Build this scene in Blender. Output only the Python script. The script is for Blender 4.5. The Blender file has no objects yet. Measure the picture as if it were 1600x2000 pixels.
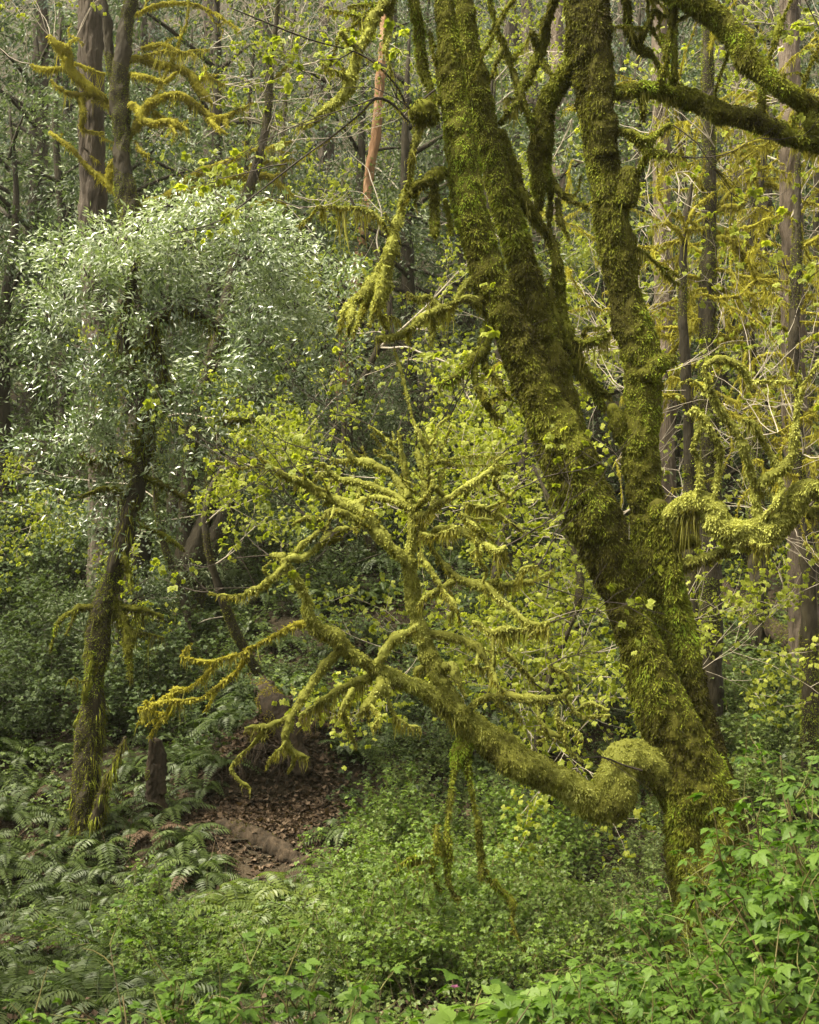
import bpy, math, random
import numpy as np

F, CX, CY = 2475.0, 800.0, 1000.0          # focal length in pixels of the 1600 x 2000 photograph
SC = bpy.context.scene
COL = SC.collection
rng = np.random.default_rng(11)
UP = np.array([0., 0., 1.])

# ------------------------------------------------------------------ noise
def vnoise(p, seed=0):
    p = np.asarray(p, float)
    i = np.floor(p).astype(np.int64); f = p - i; u = f * f * (3 - 2 * f)
    def h(dx, dy, dz):
        n = (i[:, 0] + dx) * 374761393 + (i[:, 1] + dy) * 668265263 + (i[:, 2] + dz) * 1274126177 + seed * 974634777
        n = n & 0x7fffffff
        n = ((n ^ (n >> 13)) * 1274126177) & 0x7fffffff
        n = n ^ (n >> 16)
        return (n & 0xffff) / 32768. - 1.
    x, y, z = u[:, 0], u[:, 1], u[:, 2]
    def L(a, b, t): return a + (b - a) * t
    return L(L(L(h(0,0,0), h(1,0,0), x), L(h(0,1,0), h(1,1,0), x), y),
             L(L(h(0,0,1), h(1,0,1), x), L(h(0,1,1), h(1,1,1), x), y), z)
def fbm(p, oc=3, seed=0):
    s, a, t = 0., 1., 0.
    p = np.asarray(p, float)
    for k in range(oc):
        s = s + a * vnoise(p * 2 ** k + 17.3 * k, seed + k); t += a; a *= .55
    return s / t
def unit(v):
    v = np.asarray(v, float)
    return v / np.maximum(np.linalg.norm(v, axis=-1, keepdims=True), 1e-9)

# ------------------------------------------------------------------ ground profile: a ravine, its far side rising as a hill
PY = np.array([-60, -20, -8, -3, -1, 0, 3, 6, 9, 11, 13, 16, 20, 24, 30, 45, 80, 120.])
PZ = np.array([34, 10, 3, -.4, -1.5, -1.6, -2.05, -2.85, -3.4, -3.5, -3.1, -1.9, 0., 1.5, 4.2, 12, 33, 58.])  # rise behind the viewpoint is unseen, added to block sky light from there
def ground(x, y):
    x = np.atleast_1d(np.asarray(x, float)); y = np.atleast_1d(np.asarray(y, float))
    z = np.interp(y, PY, PZ) * 1.0
    q = np.stack([x, y, 0 * x], 1)
    far = np.clip((y - 7) / 8, 0, 1) * np.clip((60 - y) / 40, 0, 1)
    z = z + far * (.55 * fbm(q * .22, 2, 5) + .16 * fbm(q * .9, 2, 6)) + .05 * fbm(q * 2.3, 2, 8)
    # the small cut bank below the leaning laurel
    bx, by = -1.45, 12.9
    d2 = ((x - bx) / .62) ** 2
    z = z + .62 * np.exp(-d2) * (1 / (1 + np.exp(-(y - by) / .05)) - 1 / (1 + np.exp(-(y - by - 1.6) / .5)))
    return z
def gz(x, y): return float(ground(x, y)[0])
def P(px, py, d): return np.array([(px - CX) / F * d, d, (CY - py) / F * d])
def hit(px, py, d0=3.5, d1=60.):
    ds = np.geomspace(d0, d1, 500)
    z = (CY - py) / F * ds
    g = ground((px - CX) / F * ds, ds)
    k = np.nonzero(z <= g)[0]
    if len(k) == 0: return None
    d = ds[k[0]]
    return np.array([(px - CX) / F * d, d, g[k[0]]])
def to_px(p): return np.stack([CX + p[:, 0] / p[:, 1] * F, CY - p[:, 2] / p[:, 1] * F], 1)

# ------------------------------------------------------------------ mesh collector
class Geo:
    def __init__(s): s.v = []; s.t = []; s.c = []; s.m = []; s.n = 0
    def add(s, v, tris, tint=None, m=0):
        v = np.asarray(v, float).reshape(-1, 3); tris = np.asarray(tris, np.int64).reshape(-1, 3)
        s.v.append(v); s.t.append(tris + s.n); s.n += len(v)
        s.c.append(np.full(len(v), .5) if tint is None else np.broadcast_to(np.asarray(tint, float), (len(v),)))
        s.m.append(np.full(len(tris), m, np.int32))
    def build(s, name, mats, parent=None, smooth=False, origin=None):
        me = bpy.data.meshes.new(name)
        if s.n:
            v = np.concatenate(s.v); t = np.concatenate(s.t); c = np.concatenate(s.c); m = np.concatenate(s.m)
            o = np.zeros(3) if origin is None else np.asarray(origin, float)
            if parent is not None and origin is None: o = ABS.get(parent.name, np.zeros(3))
            v = v - o
            me.vertices.add(len(v)); me.vertices.foreach_set('co', v.astype(np.float32).ravel())
            me.loops.add(len(t) * 3); me.loops.foreach_set('vertex_index', t.astype(np.int32).ravel())
            me.polygons.add(len(t)); me.polygons.foreach_set('loop_start', np.arange(0, len(t) * 3, 3, dtype=np.int32))
            me.polygons.foreach_set('material_index', m)
            me.polygons.foreach_set('use_smooth', np.full(len(t), bool(smooth)))
            a = me.attributes.new('tint', 'FLOAT', 'POINT'); a.data.foreach_set('value', c.astype(np.float32))
            me.update(calc_edges=True)
        for q in (mats if isinstance(mats, (list, tuple)) else [mats]): me.materials.append(q)
        ob = bpy.data.objects.new(name, me); COL.objects.link(ob)
        if parent is not None:
            ob.parent = parent; ABS[ob.name] = ABS.get(parent.name, np.zeros(3))
        elif origin is not None:
            ob.location = origin; ABS[ob.name] = np.asarray(origin, float)
        return ob
ABS = {}
def tag(o, label=None, cat=None, group=None, kind=None):
    if label: o['label'] = label
    if cat: o['category'] = cat
    if group: o['group'] = group
    if kind: o['kind'] = kind
    return o
def empty(name, loc, label, cat, group=None):
    o = bpy.data.objects.new(name, None); COL.objects.link(o); o.location = loc
    o.empty_display_size = .1
    ABS[o.name] = np.asarray(loc, float)
    return tag(o, label, cat, group)
KIDS = {}
def dup(o, loc=None, rz=None, sc=None, label=None, parent=None):
    c = o.copy(); COL.objects.link(c)
    if parent is not None: c.parent = parent
    if loc is not None: c.location = loc
    if rz is not None: c.rotation_euler = (0, 0, rz)
    if sc is not None: c.scale = sc if hasattr(sc, '__len__') else (sc, sc, sc)
    if label: c['label'] = label
    if o.name not in KIDS: KIDS[o.name] = list(o.children)
    for ch in KIDS[o.name]: dup(ch, parent=c)
    return c

# ------------------------------------------------------------------ tubes
def catmull(pts, step):
    p = np.asarray(pts, float)
    if len(p) < 3:
        L = np.linalg.norm(p[-1, :3] - p[0, :3]); n = max(2, int(L / step) + 1)
        t = np.linspace(0, 1, n)[:, None]; return p[0] + (p[-1] - p[0]) * t
    e = np.vstack([2 * p[0] - p[1], p, 2 * p[-1] - p[-2]])
    out = []
    for i in range(len(p) - 1):
        a, b, c, d = e[i], e[i + 1], e[i + 2], e[i + 3]
        n = max(1, int(np.linalg.norm(c[:3] - b[:3]) / step + .5))
        t = (np.arange(n) / n)[:, None]
        out.append(.5 * (2 * b + (c - a) * t + (2 * a - 5 * b + 4 * c - d) * t ** 2 + (3 * b - 3 * c + d - a) * t ** 3))
    out.append(p[-1:])
    q = np.vstack(out); q[:, 3] = np.maximum(q[:, 3], .0012)
    return q
def frames(c):
    t = unit(np.gradient(c, axis=0))
    n = np.zeros_like(t)
    a = np.cross(t[0], [0.31, .9, .2]); n[0] = unit(a)
    for i in range(1, len(t)):
        v = n[i - 1] - t[i] * np.dot(n[i - 1], t[i]); n[i] = v / max(np.linalg.norm(v), 1e-9)
    return t, n, np.cross(t, n)
def tube(geo, pts, step=.05, seg=8, disp=(), seed=0, tint=None, m=0, cap=True, tfreq=3., flare=None):
    """A displaced tube round a polyline of x,y,z,r; disp is a list of (frequency, amplitude as a share of r, floor in metres)."""
    q = catmull(pts, step); c, r = q[:, :3], q[:, 3].copy()
    t, n, b = frames(c)
    th = np.arange(seg) / seg * 2 * np.pi
    d = np.cos(th)[None, :, None] * n[:, None] + np.sin(th)[None, :, None] * b[:, None]
    v = c[:, None] + d * r[:, None, None]
    flat = v.reshape(-1, 3)
    for k, (fr, am, fl) in enumerate(disp):
        f3 = np.array([fr, fr, fr]) if np.isscalar(fr) else np.array(fr)
        o = fbm(flat * f3, 2, seed + 31 * k).reshape(v.shape[:2])
        v = v + d * (o * (am * r[:, None] + fl))[..., None]
    flat = v.reshape(-1, 3)
    tn = np.clip(.5 + .42 * fbm(flat * tfreq, 3, seed + 7) , 0, 1) if tint is None else np.full(len(flat), tint)
    N = len(c)
    i, j = np.meshgrid(np.arange(N - 1), np.arange(seg), indexing='ij'); j2 = (j + 1) % seg
    A, B, C_, D = i * seg + j, i * seg + j2, (i + 1) * seg + j2, (i + 1) * seg + j
    tr = np.concatenate([np.stack([A, B, C_], -1).reshape(-1, 3), np.stack([A, C_, D], -1).reshape(-1, 3)])
    if cap:
        flat = np.vstack([flat, c[0] - t[0] * r[0] * .5, c[-1] + t[-1] * r[-1] * .6]); tn = np.append(tn, [tn[0], tn[-1]])
        k = np.arange(seg); k2 = (k + 1) % seg
        tr = np.vstack([tr, np.stack([np.full(seg, N * seg), k2, k], -1), np.stack([np.full(seg, N * seg + 1), (N - 1) * seg + k, (N - 1) * seg + k2], -1)])
    geo.add(flat, tr, tn, m)
    return dict(v=v, q=q, d=d, t=t, tint=tn[:N * seg].reshape(N, seg))
def sample_tube(s, n, R):
    """n random points on the side of a tube: position, outward normal, tint"""
    v = s['v']; N, S = v.shape[:2]
    if N < 2: return np.zeros((0, 3)), np.zeros((0, 3)), np.zeros(0)
    seglen = np.linalg.norm(np.diff(s['q'][:, :3], axis=0), axis=1); w = seglen * (s['q'][:-1, 3] + .006); w /= w.sum()
    i = R.choice(N - 1, n, p=w); j = R.integers(0, S, n); u = R.random(n)[:, None]; k = R.random(n)[:, None]; j2 = (j + 1) % S
    p = (v[i, j] * (1 - u) + v[i, j2] * u) * (1 - k) + (v[i + 1, j] * (1 - u) + v[i + 1, j2] * u) * k
    nr = np.cross(v[i, j2] - v[i, j], v[i + 1, j] - v[i, j]); nr = unit(nr)
    return p, nr, s['tint'][i, j]

# ------------------------------------------------------------------ stamps: one small shape set many times
def stamp(geo, tv, tt, pos, D, Nn, L, W=None, tint=.5, m=0, bend=0., tshade=None):
    """template (u along, v across, w up) stamped at pos with direction D and rough normal Nn; bend droops it along its length"""
    pos = np.asarray(pos, float); n = len(pos)
    if n == 0: return
    D = unit(D); S = unit(np.cross(D, Nn) + 1e-6); Nn = np.cross(S, D)
    L = np.broadcast_to(np.asarray(L, float), (n,)); W = L if W is None else np.broadcast_to(np.asarray(W, float), (n,))
    tv = np.asarray(tv, float); k = len(tv)
    v = pos[:, None] + tv[None, :, 0, None] * (L[:, None, None] * D[:, None]) + tv[None, :, 1, None] * (W[:, None, None] * S[:, None]) \
        + tv[None, :, 2, None] * (W[:, None, None] * Nn[:, None])
    if bend: v[:, :, 2] -= bend * L[:, None] * tv[None, :, 0] ** 2
    tr = np.asarray(tt)[None] + (np.arange(n) * k)[:, None, None]
    tint = np.broadcast_to(np.asarray(tint, float), (n,))
    tc = np.repeat(tint[:, None], k, 1)
    if tshade is not None: tc = np.clip(tc + np.asarray(tshade)[None], 0, 1)
    geo.add(v.reshape(-1, 3), tr.reshape(-1, 3), tc.ravel(), m)
LEAF2 = ([(0, 0, 0), (.45, -.5, .12), (1, 0, -.08), (.45, .5, .12)], [(0, 2, 1), (0, 3, 2)])
BLADE = ([(0, -.5, 0), (0, .5, 0), (1, 0, 0)], [(0, 1, 2)])
FROND = ([(0, -.3, 0), (0, .3, 0), (.5, -.5, .25), (.5, .5, .25), (1, 0, -.1)], [(0, 1, 3), (0, 3, 2), (2, 3, 4)])
STRAND = ([(0, -.5, 0), (0, .5, 0), (.45, -.42, 1.5), (.45, .42, 1.5), (1, .6, -1.)], [(0, 1, 3), (0, 3, 2), (2, 3, 4)])
def ovate(nside=5, serr=.0, fold=.16, tipdroop=.12, wmax=.36):
    """a pointed oval leaf with a folded midrib and a toothed edge"""
    us = np.linspace(0, 1, nside + 2)[1:-1]
    prof = lambda u: math.sin(math.pi * u ** .62) ** .9
    V = [(0, 0, 0)] + [(u, 0, -tipdroop * u * u) for u in us] + [(1, 0, -tipdroop)]
    mid = list(range(len(V)))
    T = []
    for sg in (-1, 1):
        edge = [0]
        for i, u in enumerate(us):
            uu = (0 if i == 0 else us[i - 1]) * .45 + u * .55
            w = wmax * prof(uu)
            V.append((uu + .03, sg * w, fold * w - tipdroop * uu * uu)); a = len(V) - 1
            w2 = wmax * prof(u) * (1 - serr)
            V.append((u, sg * w2, fold * w2 - tipdroop * u * u)); b_ = len(V) - 1
            edge += [a, b_]
        edge.append(mid[-1])
        for i in range(len(mid) - 1):
            k = 2 * i
            tri = [(mid[i], edge[k + 1], edge[k]) if edge[k] != mid[i] else None, (mid[i], mid[i + 1], edge[k + 1]), (mid[i + 1], edge[k + 2], edge[k + 1]) if k + 2 < len(edge) - 0 and edge[min(k + 2, len(edge) - 1)] != mid[i + 1] else None]
            for q in tri:
                if q: T.append(q if sg > 0 else (q[0], q[2], q[1]))
    return V, T
def merge(parts):
    """several placed copies of templates as one: (template, angle, scale, offset u, droop)"""
    V, T = [], []
    for (tv, tt), ang, sc_, ou, dr in parts:
        k = len(V); ca, sa = math.cos(ang), math.sin(ang)
        for u, v, w in tv:
            x, y = u * sc_, v * sc_
            V.append((ou + x * ca - y * sa, x * sa + y * ca, w * sc_ - dr * x))
        T += [(a + k, b + k, c + k) for a, b, c in tt]
    return V, T
OV = ovate(5, .22)
TRIFOLIATE = merge([(OV, 0, .62, .38, .12), (OV, 1.15, .5, .34, .2), (OV, -1.15, .5, .34, .2), (([(0, -.012, 0), (0, .012, 0), (.4, 0, 0)], [(0, 1, 2)]), 0, 1, 0, 0)])
SMALL3 = merge([(LEAF2, 0, .6, .3, .1), (LEAF2, 1.2, .5, .25, .15), (LEAF2, -1.2, .5, .25, .15)])
DROOP5 = merge([(LEAF2, a, s, 0, .25) for a, s in ((0, .9), (.7, 1.), (-.7, 1.), (1.45, .75), (-1.45, .75))])
def rdir(R, n): return unit(R.normal(0, 1, (n, 3)))

# ------------------------------------------------------------------ materials
def mat_base(name):
    m = bpy.data.materials.new(name); m.use_nodes = True
    nt = m.node_tree; nt.nodes.clear()
    o = nt.nodes.new('ShaderNodeOutputMaterial')
    return m, nt, o
def leafmat(name, cols, rough=.5, spec=.4, trans=.35, tcol=None, pos=(0, .5, 1)):
    """leaf or moss: colour by each leaf's own tint, some light coming through"""
    m, nt, o = mat_base(name)
    at = nt.nodes.new('ShaderNodeAttribute'); at.attribute_name = 'tint'
    cr = nt.nodes.new('ShaderNodeValToRGB'); e = cr.color_ramp.elements
    while len(e) < len(cols): e.new(.5)
    for k, c in enumerate(cols): e[k].position = pos[k] if len(cols) == len(pos) else k / (len(cols) - 1); e[k].color = (*c, 1)
    nt.links.new(at.outputs['Fac'], cr.inputs[0])
    pb = nt.nodes.new('ShaderNodeBsdfPrincipled'); pb.inputs['Roughness'].default_value = rough; pb.inputs['Specular IOR Level'].default_value = spec
    nt.links.new(cr.outputs[0], pb.inputs['Base Color'])
    if trans > 0:
        tb = nt.nodes.new('ShaderNodeBsdfTranslucent')
        mx = nt.nodes.new('ShaderNodeMix'); mx.data_type = 'RGBA'; mx.blend_type = 'MULTIPLY'; mx.inputs[0].default_value = 1
        nt.links.new(cr.outputs[0], mx.inputs[6]); mx.inputs[7].default_value = (*(tcol or (1.5, 1.5, .6)), 1)
        nt.links.new(mx.outputs[2], tb.inputs[0])
        ms = nt.nodes.new('ShaderNodeMixShader'); ms.inputs[0].default_value = trans
        nt.links.new(pb.outputs[0], ms.inputs[1]); nt.links.new(tb.outputs[0], ms.inputs[2]); nt.links.new(ms.outputs[0], o.inputs[0])
    else: nt.links.new(pb.outputs[0], o.inputs[0])
    return m
def surfmat(name, cols, scale=(6, 6, 6), detail=6, rough=.9, bump=.4, bscale=(40, 40, 40), tintmix=.0, dist=.02, spec=.2):
    """bark, earth, wood: two scales of noise through a colour ramp, with a bump"""
    m, nt, o = mat_base(name)
    tc = nt.nodes.new('ShaderNodeTexCoord')
    mp = nt.nodes.new('ShaderNodeMapping'); mp.inputs['Scale'].default_value = scale; nt.links.new(tc.outputs['Object'], mp.inputs[0])
    n1 = nt.nodes.new('ShaderNodeTexNoise'); n1.inputs['Scale'].default_value = 1; n1.inputs['Detail'].default_value = detail; n1.inputs['Roughness'].default_value = .65
    nt.links.new(mp.outputs[0], n1.inputs['Vector'])
    fac = n1.outputs['Fac']
    if tintmix:
        at = nt.nodes.new('ShaderNodeAttribute'); at.attribute_name = 'tint'
        mf = nt.nodes.new('ShaderNodeMix'); mf.data_type = 'FLOAT'; mf.inputs[0].default_value = tintmix
        nt.links.new(fac, mf.inputs[2]); nt.links.new(at.outputs['Fac'], mf.inputs[3]); fac = mf.outputs[0]
    cr = nt.nodes.new('ShaderNodeValToRGB'); e = cr.color_ramp.elements
    while len(e) < len(cols): e.new(.5)
    for k, c in enumerate(cols): e[k].position = .25 + .5 * k / (len(cols) - 1); e[k].color = (*c, 1)
    nt.links.new(fac, cr.inputs[0])
    pb = nt.nodes.new('ShaderNodeBsdfPrincipled'); pb.inputs['Roughness'].default_value = rough; pb.inputs['Specular IOR Level'].default_value = spec
    nt.links.new(cr.outputs[0], pb.inputs['Base Color'])
    mp2 = nt.nodes.new('ShaderNodeMapping'); mp2.inputs['Scale'].default_value = bscale; nt.links.new(tc.outputs['Object'], mp2.inputs[0])
    n2 = nt.nodes.new('ShaderNodeTexNoise'); n2.inputs['Scale'].default_value = 1; n2.inputs['Detail'].default_value = 5
    nt.links.new(mp2.outputs[0], n2.inputs['Vector'])
    bp = nt.nodes.new('ShaderNodeBump'); bp.inputs['Strength'].default_value = bump; bp.inputs['Distance'].default_value = dist
    nt.links.new(n2.outputs['Fac'], bp.inputs['Height']); nt.links.new(bp.outputs[0], pb.inputs['Normal']); nt.links.new(pb.outputs[0], o.inputs[0])
    return m
M = {}
M['moss_trunk'] = leafmat('trunk_moss', [(.036, .028, .011), (.105, .104, .014), (.215, .24, .026), (.25, .37, .033)], .85, .1, .22, (1.6, 1.6, .5), (0, .38, .72, 1))
M['moss_limb'] = leafmat('limb_moss', [(.07, .062, .018), (.235, .240, .045), (.40, .415, .095), (.52, .53, .16)], .85, .1, .28, (1.45, 1.4, .7), (0, .35, .7, 1))
M['moss_beard'] = leafmat('hanging_moss', [(.07, .062, .018), (.20, .195, .04), (.36, .36, .08)], .85, .1, .42, (1.7, 1.55, .5))
M['moss_gold'] = leafmat('golden_moss', [(.10, .082, .016), (.30, .28, .035), (.50, .47, .085)], .85, .1, .35, (1.5, 1.4, .4))
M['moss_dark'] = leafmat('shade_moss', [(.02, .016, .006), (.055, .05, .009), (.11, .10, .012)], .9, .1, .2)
M['bark_dark'] = surfmat('dark_wet_bark', [(.010, .008, .005), (.034, .027, .016), (.068, .056, .034)], (9, 9, 3), 6, .8, .8, (40, 40, 12))
M['bark_red'] = surfmat('red_brown_bark', [(.022, .015, .009), (.060, .038, .020), (.13, .085, .045)], (8, 8, 2), 6, .9, .8, (40, 40, 10))
M['bark_fir'] = surfmat('furrowed_fir_bark', [(.018, .014, .010), (.075, .059, .044), (.15, .122, .095)], (13, 13, 4), 6, .9, 1., (50, 50, 8), .45, .03)
M['bark_pale'] = surfmat('pale_fir_bark', [(.035, .026, .019), (.125, .096, .072), (.23, .18, .14)], (13, 13, 4), 6, .9, 1., (50, 50, 8), .45, .03)
M['bark_orange'] = surfmat('orange_bare_wood', [(.13, .075, .04), (.27, .145, .075), (.44, .29, .17)], (9, 9, 2.5), 7, .85, .8, (30, 30, 8))
M['twig_pale'] = surfmat('pale_twig_bark', [(.26, .22, .17), (.46, .40, .32)], (6, 6, 6), 3, .7, .1)
M['twig_dark'] = surfmat('dark_twig_bark', [(.018, .014, .01), (.07, .055, .04)], (12, 12, 12), 3, .7, .1)
M['twig_green'] = leafmat('green_cane', [(.05, .03, .015), (.12, .10, .03), (.16, .20, .05)], .6, .3, .0)
M['rot'] = surfmat('rotten_wood', [(.010, .008, .005), (.038, .027, .017), (.085, .060, .038)], (10, 10, 2.5), 6, .95, .9, (40, 40, 8))
M['earth'] = surfmat('forest_floor', [(.012, .010, .006), (.034, .026, .015), (.065, .046, .028)], (2.2, 2.2, 2.2), 8, .95, .9, (16, 16, 16), 0, .05)
M['litter'] = leafmat('dead_leaves', [(.03, .019, .011), (.08, .052, .031), (.17, .12, .08)], .8, .2, .1)
M['laurel'] = leafmat('laurel_leaves', [(.05, .078, .026), (.14, .18, .085), (.34, .37, .24)], .28, .9, .22, (1.3, 1.6, .5))  # pale tints carry the sky's sheen on the glossy leaves
M['laurel_far'] = leafmat('far_laurel_leaves', [(.034, .050, .020), (.085, .112, .048), (.20, .225, .115)], .42, .35, .2, (1.2, 1.5, .6))
M['conifer'] = leafmat('conifer_needles', [(.012, .026, .014), (.026, .048, .024), (.05, .085, .04)], .55, .35, .15)
M['maple'] = leafmat('young_maple_leaves', [(.13, .16, .018), (.26, .295, .035), (.44, .455, .09)], .5, .3, .5, (1.35, 1.4, .5))
M['fern'] = leafmat('fern_fronds', [(.024, .036, .008), (.056, .082, .017), (.105, .138, .032)], .45, .35, .25, (1.3, 1.6, .5))
M['fern_gold'] = leafmat('yellow_green_fern_fronds', [(.05, .075, .014), (.10, .14, .022), (.18, .21, .04)], .45, .4, .35)
M['berry'] = leafmat('bramble_leaves', [(.034, .072, .008), (.080, .148, .016), (.16, .245, .036)], .5, .28, .4, (1.3, 1.5, .5))
M['cover'] = leafmat('small_pale_leaves', [(.050, .078, .018), (.115, .160, .036), (.22, .27, .08)], .45, .4, .35, (1.3, 1.4, .6))
M['cover2'] = leafmat('small_fresh_leaves', [(.055, .095, .014), (.115, .18, .024), (.21, .29, .05)], .45, .4, .4, (1.3, 1.4, .5))
M['dull'] = leafmat('dull_shrub_leaves', [(.022, .038, .012), (.052, .080, .022), (.10, .135, .042)], .5, .25, .3)
M['petal'] = leafmat('pink_petals', [(.35, .09, .20), (.55, .22, .36)], .6, .2, .3, (1.2, 1, 1.1))

# ------------------------------------------------------------------ ground sheet
def spaced(lo, hi, fine, core):
    a = [core[0]]
    while a[-1] < core[1]: a.append(a[-1] + fine)
    s = fine
    while a[-1] < hi: s *= 1.22; a.append(a[-1] + s)
    b = [core[0]]; s = fine
    while b[-1] > lo: s *= 1.22; b.append(b[-1] - s)
    return np.array(b[:0:-1] + a)
xs, ys = spaced(-90, 90, .16, (-6, 6)), spaced(-60, 118, .12, (4, 19))
X, Y = np.meshgrid(xs, ys, indexing='ij')
Z = ground(X.ravel(), Y.ravel())
g = Geo(); nx, ny = X.shape
i, j = np.meshgrid(np.arange(nx - 1), np.arange(ny - 1), indexing='ij'); a = i * ny + j
g.add(np.stack([X.ravel(), Y.ravel(), Z], 1), np.concatenate([np.stack([a, a + ny, a + ny + 1], -1).reshape(-1, 3), np.stack([a, a + ny + 1, a + 1], -1).reshape(-1, 3)]))
tag(g.build('ground', M['earth'], None, True), kind='structure')

# ------------------------------------------------------------------ mossy wood
def T(s, d0, d1=None):
    a = np.array(s.split(), float).reshape(-1, 3); d1 = d0 if d1 is None else d1
    t = np.append(0, np.cumsum(np.hypot(*np.diff(a[:, :2], axis=0).T))); t /= t[-1]
    d = d0 + (d1 - d0) * t
    return np.stack([(a[:, 0] - CX) / F * d, d, (CY - a[:, 1]) / F * d, a[:, 2] / F * d], 1)
def wob(q, amp, seed, fr=1.6):
    """natural depth wander for a traced branch, none at its root"""
    q = q.copy(); t = np.linspace(0, 1, len(q)); L = np.append(0, np.cumsum(np.linalg.norm(np.diff(q[:, :3], axis=0), axis=1)))
    k = fbm(np.stack([L * fr, 0 * L + seed * 3.7, 0 * L], 1), 2, seed) * amp * np.minimum(1, t * 3)
    s = (q[:, 1] + k) / q[:, 1]
    q[:, :3] *= s[:, None]; return q
def fuzz(geo, s, R, dens, ln=(.012, .03), wd=.006, down=.5, m=0, tj=.16, maxn=700000, patchy=0.):
    """short moss shoots over a tube's surface"""
    seglen = np.linalg.norm(np.diff(s['q'][:, :3], axis=0), axis=1)
    area = float((seglen * (s['q'][:-1, 3] + .004)).sum() * 6.28)
    n = min(maxn, int(area * dens))
    if n < 1: return
    p, nr, tn = sample_tube(s, n, R)
    th = np.ones(n)
    if patchy:
        mk = fbm(p * np.array([2.6, 2.6, 1.5]), 3, 71) + .45 * fbm(p * 9, 2, 72); kp = mk > -patchy + .12 * R.normal(0, 1, n)
        p, nr, tn, mk = p[kp], nr[kp], tn[kp], mk[kp]; n = len(p); th = np.clip(.95 + .9 * mk, .65, 1.8)
    d = unit(nr + .75 * R.normal(0, 1, (n, 3)) * .7 + np.array([0, 0, -down]))
    cl = fbm(p * 22, 2, 3)
    L = R.uniform(*ln, n) * (1 + .5 * cl) * th
    tt = np.clip(tn + R.normal(0, tj * .8, n) + .2 * cl, 0, 1)
    stamp(geo, *FROND, p - nr * .006, d, nr + .6 * R.normal(0, 1, (n, 3)), L, wd * R.uniform(.7, 1.5, n), tt, m, .25, (-.2, -.2, .0, .0, .1))
def beard(geo, q, R, per_m, ln, wd=.006, clump=7., seed=0, m=0, power=2.2, base=.12, rmin=0., tb=.45):
    """moss strands hanging under a branch, gathered in pointed clumps"""
    q = catmull(q, .02); c, r = q[:, :3], q[:, 3]
    seg = np.linalg.norm(np.diff(c, axis=0), axis=1); Ltot = seg.sum(); n = int(Ltot * per_m)
    if n < 1 or Ltot < .02: return
    cum = np.append(0, np.cumsum(seg)); u = np.sort(R.random(n)) * Ltot
    p = np.stack([np.interp(u, cum, c[:, k]) for k in range(3)], 1); rr = np.interp(u, cum, r)
    t = unit(np.stack([np.interp(u, cum, np.gradient(c[:, k])) for k in range(3)], 1))
    side = unit(np.cross(t, UP) + 1e-4 * rdir(R, n)); off = R.uniform(-.95, .95, n)
    p = p + side * (off * rr)[:, None]; p[:, 2] -= np.sqrt(np.maximum(0, 1 - off ** 2)) * rr * .8
    hz = 1 - .75 * np.abs(t[:, 2])
    k = fbm(np.stack([u * clump, off * .8 + seed * 5.1, 0 * u], 1), 2, seed)
    prof = base + np.maximum(0, k + .25) ** power * 1.6
    L = ln * prof * hz * R.uniform(.45, 1.15, n) + .01
    d = unit(np.stack([R.normal(0, .2, n), R.normal(0, .2, n), -np.ones(n)], 1) + side * (off * .25)[:, None] * R.random((n, 1)))
    stamp(geo, *STRAND, p, d, rdir(R, n) * np.array([1, 1, .2]), L, wd * R.uniform(.6, 1.5, n), np.clip(tb + R.normal(0, .16, n) + .25 * k, 0, 1), m, 0, (-.1, -.1, 0, 0, .1))
def grow(R, p, d, L, r, lev, maxlev, out, wig=.22, up=.0, nch=(2, 5), ratio=(.35, .65), ang=(.5, 1.2), taper=.8, step=.14):
    n = max(3, int(L / step)); pts = [np.append(p, r)]; d = unit(d); dirs = [d]
    for k in range(n):
        d = unit(d + R.normal(0, wig, 3) + np.array([0, 0, up])); p = p + d * L / n
        pts.append(np.append(p, r * (1 - taper * (k + 1) / n))); dirs.append(d)
    out.append((lev, np.array(pts)))
    if lev < maxlev:
        for _ in range(R.integers(nch[0], nch[1] + 1)):
            k = int(R.integers(max(1, n // 4), n + 1)); q = pts[k]
            ax = unit(np.cross(dirs[k], rdir(R, 1)[0])); a_ = R.uniform(*ang)
            nd = dirs[k] * math.cos(a_) + ax * math.sin(a_)
            grow(R, q[:3], nd, L * R.uniform(*ratio), max(.003, q[3] * R.uniform(.5, .8)), lev + 1, maxlev, out, wig, up, nch, ratio, ang, taper, step)
    return out
def spurs(R, q, per_m, L=(.06, .3), r=.012, up=.1, yspread=1.):
    """short mossy side shoots along a branch"""
    c = catmull(q, .05); t = unit(np.gradient(c[:, :3], axis=0)); out = []
    Lt = np.linalg.norm(np.diff(c[:, :3], axis=0), axis=1).sum()
    for _ in range(R.poisson(Lt * per_m)):
        k = int(R.integers(0, len(c))); ax = unit(np.cross(t[k], R.normal(0, 1, 3))); d = unit(ax + t[k] * R.uniform(.1, .9) + np.array([0, 0, up]))
        l = R.uniform(*L); rr = min(r * R.uniform(.6, 1.2), c[k, 3] * .7)
        grow(R, c[k, :3], d, l, max(rr, .004), 0, 1 if l > .18 else 0, out, .3, 0, (1, 3), (.3, .6), (.5, 1.2), .75, .06)
    return [b for _, b in out]
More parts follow.
